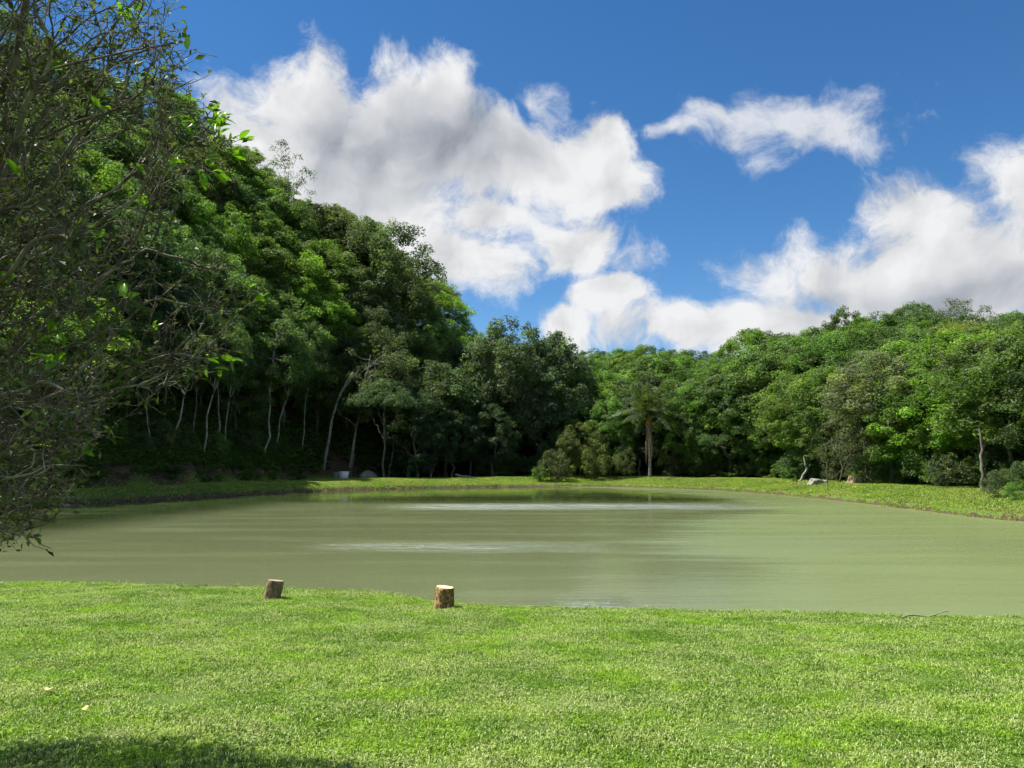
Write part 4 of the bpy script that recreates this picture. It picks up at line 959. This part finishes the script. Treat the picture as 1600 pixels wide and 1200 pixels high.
# ------------------------------------------------------------------ the twiggy tree at the lawn's edge (space colonisation)
def near_tree():
    g = np.random.default_rng(3); base = np.array((-4.7, 4.3, gz(-4.7, 4.3)))
    root = empty('lichen_covered_tree', base); tag(root, 'twiggy lichen-grey tree with sparse glossy leaves reaching in from the left', 'tree')
    def silhouette(px_row):  # right-hand limit of the crown, in pixels
        return np.interp(px_row, [-400, -150, 0, 60, 120, 180, 235, 300, 380, 450, 520, 590, 625, 660, 720, 770, 815, 845, 862, 875], [60, 200, 262, 285, 300, 330, 395, 375, 360, 400, 385, 350, 250, 180, 150, 120, 95, 60, -20, -160])
    A = []
    while len(A) < 19000:
        p = np.stack([g.uniform(-7.2, -1.2, 4000), g.uniform(3.1, 5.9, 4000), g.uniform(1.9, 7.4, 4000)], 1)
        e = ((p[:, 0] + 4.4) / 3.1) ** 2 + ((p[:, 1] - 4.4) / 1.45) ** 2 + np.where(p[:, 2] > 4.3, ((p[:, 2] - 4.3) / 3.0) ** 2, ((p[:, 2] - 4.3) / 2.95) ** 2)
        px, py = proj(p[:, 0], p[:, 1], p[:, 2]); e = np.where((py > 560) & (px > -60) & (px < 200), e * 0.72, e)
        lim = silhouette(py) - g.exponential(26, len(p))
        vis = px > -140
        keep = (e < 1) & (px < lim) & (vis & (py > -60) | (g.uniform(size=len(p)) < 0.5))
        # gaps: clumpy density so that the hill shows through in places
        dn = fbm(px / 85., py / 60. + p[:, 1] * 1.5, 71, 3); keep &= (dn > 0.44) | (px < 60) & (dn > 0.3) | (py > 600) & (px < 170)
        A.extend(p[keep])
    A = np.array(A[:19000])
    nodes = [base + np.array((0, 0, -0.2))]; par = [-1]
    for k in range(14): nodes.append(base + np.array((0.05 * k * 0.6, 0.0, 0.11 * (k + 1)))); par.append(k)
    near = np.full(len(A), 1e9); idx = np.zeros(len(A), int); alive = np.ones(len(A), bool)
    def upd(i0):
        al = np.nonzero(alive)[0]; Al = A[al]; Q = np.array(nodes[i0:])
        for k0 in range(0, len(Q), 256):
            q = Q[k0:k0 + 256]; D2 = (Al ** 2).sum(1)[:, None] + (q ** 2).sum(1)[None] - 2 * Al @ q.T
            j = D2.argmin(1); d = D2[np.arange(len(al)), j]; m = d < near[al]; near[al[m]] = d[m]; idx[al[m]] = i0 + k0 + j[m]
    upd(0); step = 0.068; kill = 0.066 ** 2; seen = set()
    for it in range(220):
        act = alive & (near < 2.4 ** 2)
        if not act.any(): break
        order = np.unique(idx[act]); n0 = len(nodes); 
        na = np.array(nodes); v = A[act] - na[idx[act]]; v /= np.linalg.norm(v, axis=1)[:, None] + 1e-9
        acc = np.zeros((n0, 3)); np.add.at(acc, idx[act], v)
        for ni in order:
            v = acc[ni]; L = np.linalg.norm(v)
            if L < 1e-3: v = g.normal(size=3); L = np.linalg.norm(v)
            q = nodes[ni] + step * (v / L + g.normal(size=3) * 0.22); key = (ni, tuple(np.round(q, 2)))
            if key in seen: q = nodes[ni] + step * g.normal(size=3) * 0.7
            seen.add(key); nodes.append(q); par.append(ni)
        upd(n0); alive &= near > kill
        if len(nodes) > 38000: break
    N = np.array(nodes); par = np.array(par); n = len(N)
    rad = np.zeros(n); kids = [[] for _ in range(n)]
    for i in range(1, n): kids[par[i]].append(i)
    for i in range(n - 1, -1, -1):
        rad[i] = max(0.0026, sum(rad[c] ** 2.2 for c in kids[i]) ** (1 / 2.2)) if kids[i] else 0.0027
    rad = np.minimum(rad, 0.13)
    tips = [i for i in range(1, n) if not kids[i]]
    # chains -> tubes
    mb = MB(); limbs = MB()
    starts = [0] + [c for i in range(n) if len(kids[i]) > 1 for c in sorted(kids[i], key=lambda c: -rad[c])[1:]]
    for s0 in starts:
        ch = [s0] if s0 == 0 else [par[s0], s0]; c = s0
        while kids[c]: c = max(kids[c], key=lambda k: rad[k]); ch.append(c)
        P = N[ch].copy(); r = rad[ch].copy()
        if s0: r[0] = r[1]
        P[1:-1] = P[1:-1] * 0.5 + (P[:-2] + P[2:]) * 0.25
        (limbs if r[0] > 0.022 else mb).tube(P - base, r, 8 if r[0] > 0.03 else 4 if r[0] > 0.006 else 3)
    # short side twigs
    thin = np.nonzero(rad < 0.009)[0]; thin = g.choice(thin, min(len(thin), 20000), replace=False)
    tw = []
    for i in thin:
        d0 = N[i] - N[par[i]]; d0 /= np.linalg.norm(d0) + 1e-9; v = d0 * 0.7 + g.normal(size=3) * 0.65 + np.array((0.15, 0, 0.25)); v /= np.linalg.norm(v)
        L = g.uniform(0.05, 0.17); m_ = N[i] + v * L * 0.5 + g.normal(size=3) * 0.012; e = N[i] + v * L + g.normal(size=3) * 0.015
        mb.tube(np.array([N[i], m_, e]) - base, [0.0028, 0.0024, 0.0016], 3); tw.append((e, v))
    link('trunk', limbs.mesh('trunk', M['twig'], True), root)
    tg = link('twigs', mb.mesh('twigs', M['twig'], True), root); tg['kind'] = 'stuff'
    # small dull leaves in the mass
    fo = MB(); sites = [(N[i], N[i] - N[par[i]]) for i in tips] + tw
    C, D = np.array([s[0] for s in sites]), np.array([s[1] for s in sites]); D /= np.linalg.norm(D, axis=1)[:, None] + 1e-9
    pick = g.choice(len(C), min(len(C), 25000), replace=False)
    L = g.uniform(0.028, 0.07, len(pick)); al = D[pick] + g.normal(size=(len(pick), 3)) * 0.6; al /= np.linalg.norm(al, axis=1)[:, None]
    fo.leaves(C[pick] + al * L[:, None] * 0.5 - base, g.normal(size=(len(pick), 3)) + np.array((0, 0, 0.8)), L, L * 0.45, np.clip(g.normal(0.4, 0.25, len(pick)), 0, 1), along=al, g=g)
    f = link('foliage', fo.mesh('foliage', M['near_foliage']), root); f['kind'] = 'stuff'
    # larger glossy leaves, one object each
    lm = []
    for v in range(4):
        k = 7; s = np.linspace(0, 1, k); w = 0.21 * np.sin(np.clip(s, 0.0, 1) ** 0.85 * np.pi) ** 0.8; w[0] = 0.012; w[-1] = 0.004
        cz = -0.10 * s ** 2 * (1 + 0.5 * v) ; V = []
        for q in range(k): V += [(s[q], -w[q], cz[q] + w[q] * (0.35 + 0.1 * v)), (s[q], 0, cz[q]), (s[q], w[q], cz[q] + w[q] * (0.35 + 0.1 * v))]
        F = [(q * 3 + a, q * 3 + a + 1, q * 3 + a + 4, q * 3 + a + 3) for q in range(k - 1) for a in (0, 1)]
        lm.append(mesh_from('leaf', V, F, M['near_leaf'], True, np.full(len(V), 0.3 + 0.12 * v)))
    px, py = proj(C[:, 0], C[:, 1], C[:, 2]); inside = np.nonzero((px > -20) & (py > -20) & (py < 900))[0]
    out = silhouette(py) - px
    want = []
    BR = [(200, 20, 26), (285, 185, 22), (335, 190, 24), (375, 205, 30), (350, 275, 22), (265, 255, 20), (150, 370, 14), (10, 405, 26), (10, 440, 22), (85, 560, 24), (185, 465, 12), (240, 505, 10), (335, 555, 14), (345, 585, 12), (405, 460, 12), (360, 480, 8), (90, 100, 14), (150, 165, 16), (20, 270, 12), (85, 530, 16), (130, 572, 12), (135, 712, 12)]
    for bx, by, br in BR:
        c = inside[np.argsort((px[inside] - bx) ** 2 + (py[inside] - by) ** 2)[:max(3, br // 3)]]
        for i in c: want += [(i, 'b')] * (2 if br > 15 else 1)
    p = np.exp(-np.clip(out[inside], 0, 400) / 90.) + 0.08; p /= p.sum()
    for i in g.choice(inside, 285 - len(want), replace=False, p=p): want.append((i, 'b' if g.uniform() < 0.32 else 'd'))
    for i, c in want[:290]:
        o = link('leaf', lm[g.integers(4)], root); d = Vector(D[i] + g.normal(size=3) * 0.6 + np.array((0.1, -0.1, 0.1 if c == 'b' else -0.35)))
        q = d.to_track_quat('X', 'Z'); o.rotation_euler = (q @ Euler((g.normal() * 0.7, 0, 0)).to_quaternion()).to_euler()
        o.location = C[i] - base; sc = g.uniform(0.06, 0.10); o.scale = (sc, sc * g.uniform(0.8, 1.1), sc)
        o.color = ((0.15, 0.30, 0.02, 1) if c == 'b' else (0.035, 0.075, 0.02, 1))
    print('NEAR nodes', n, 'tips', len(tips), 'leaves', len(want))
near_tree()
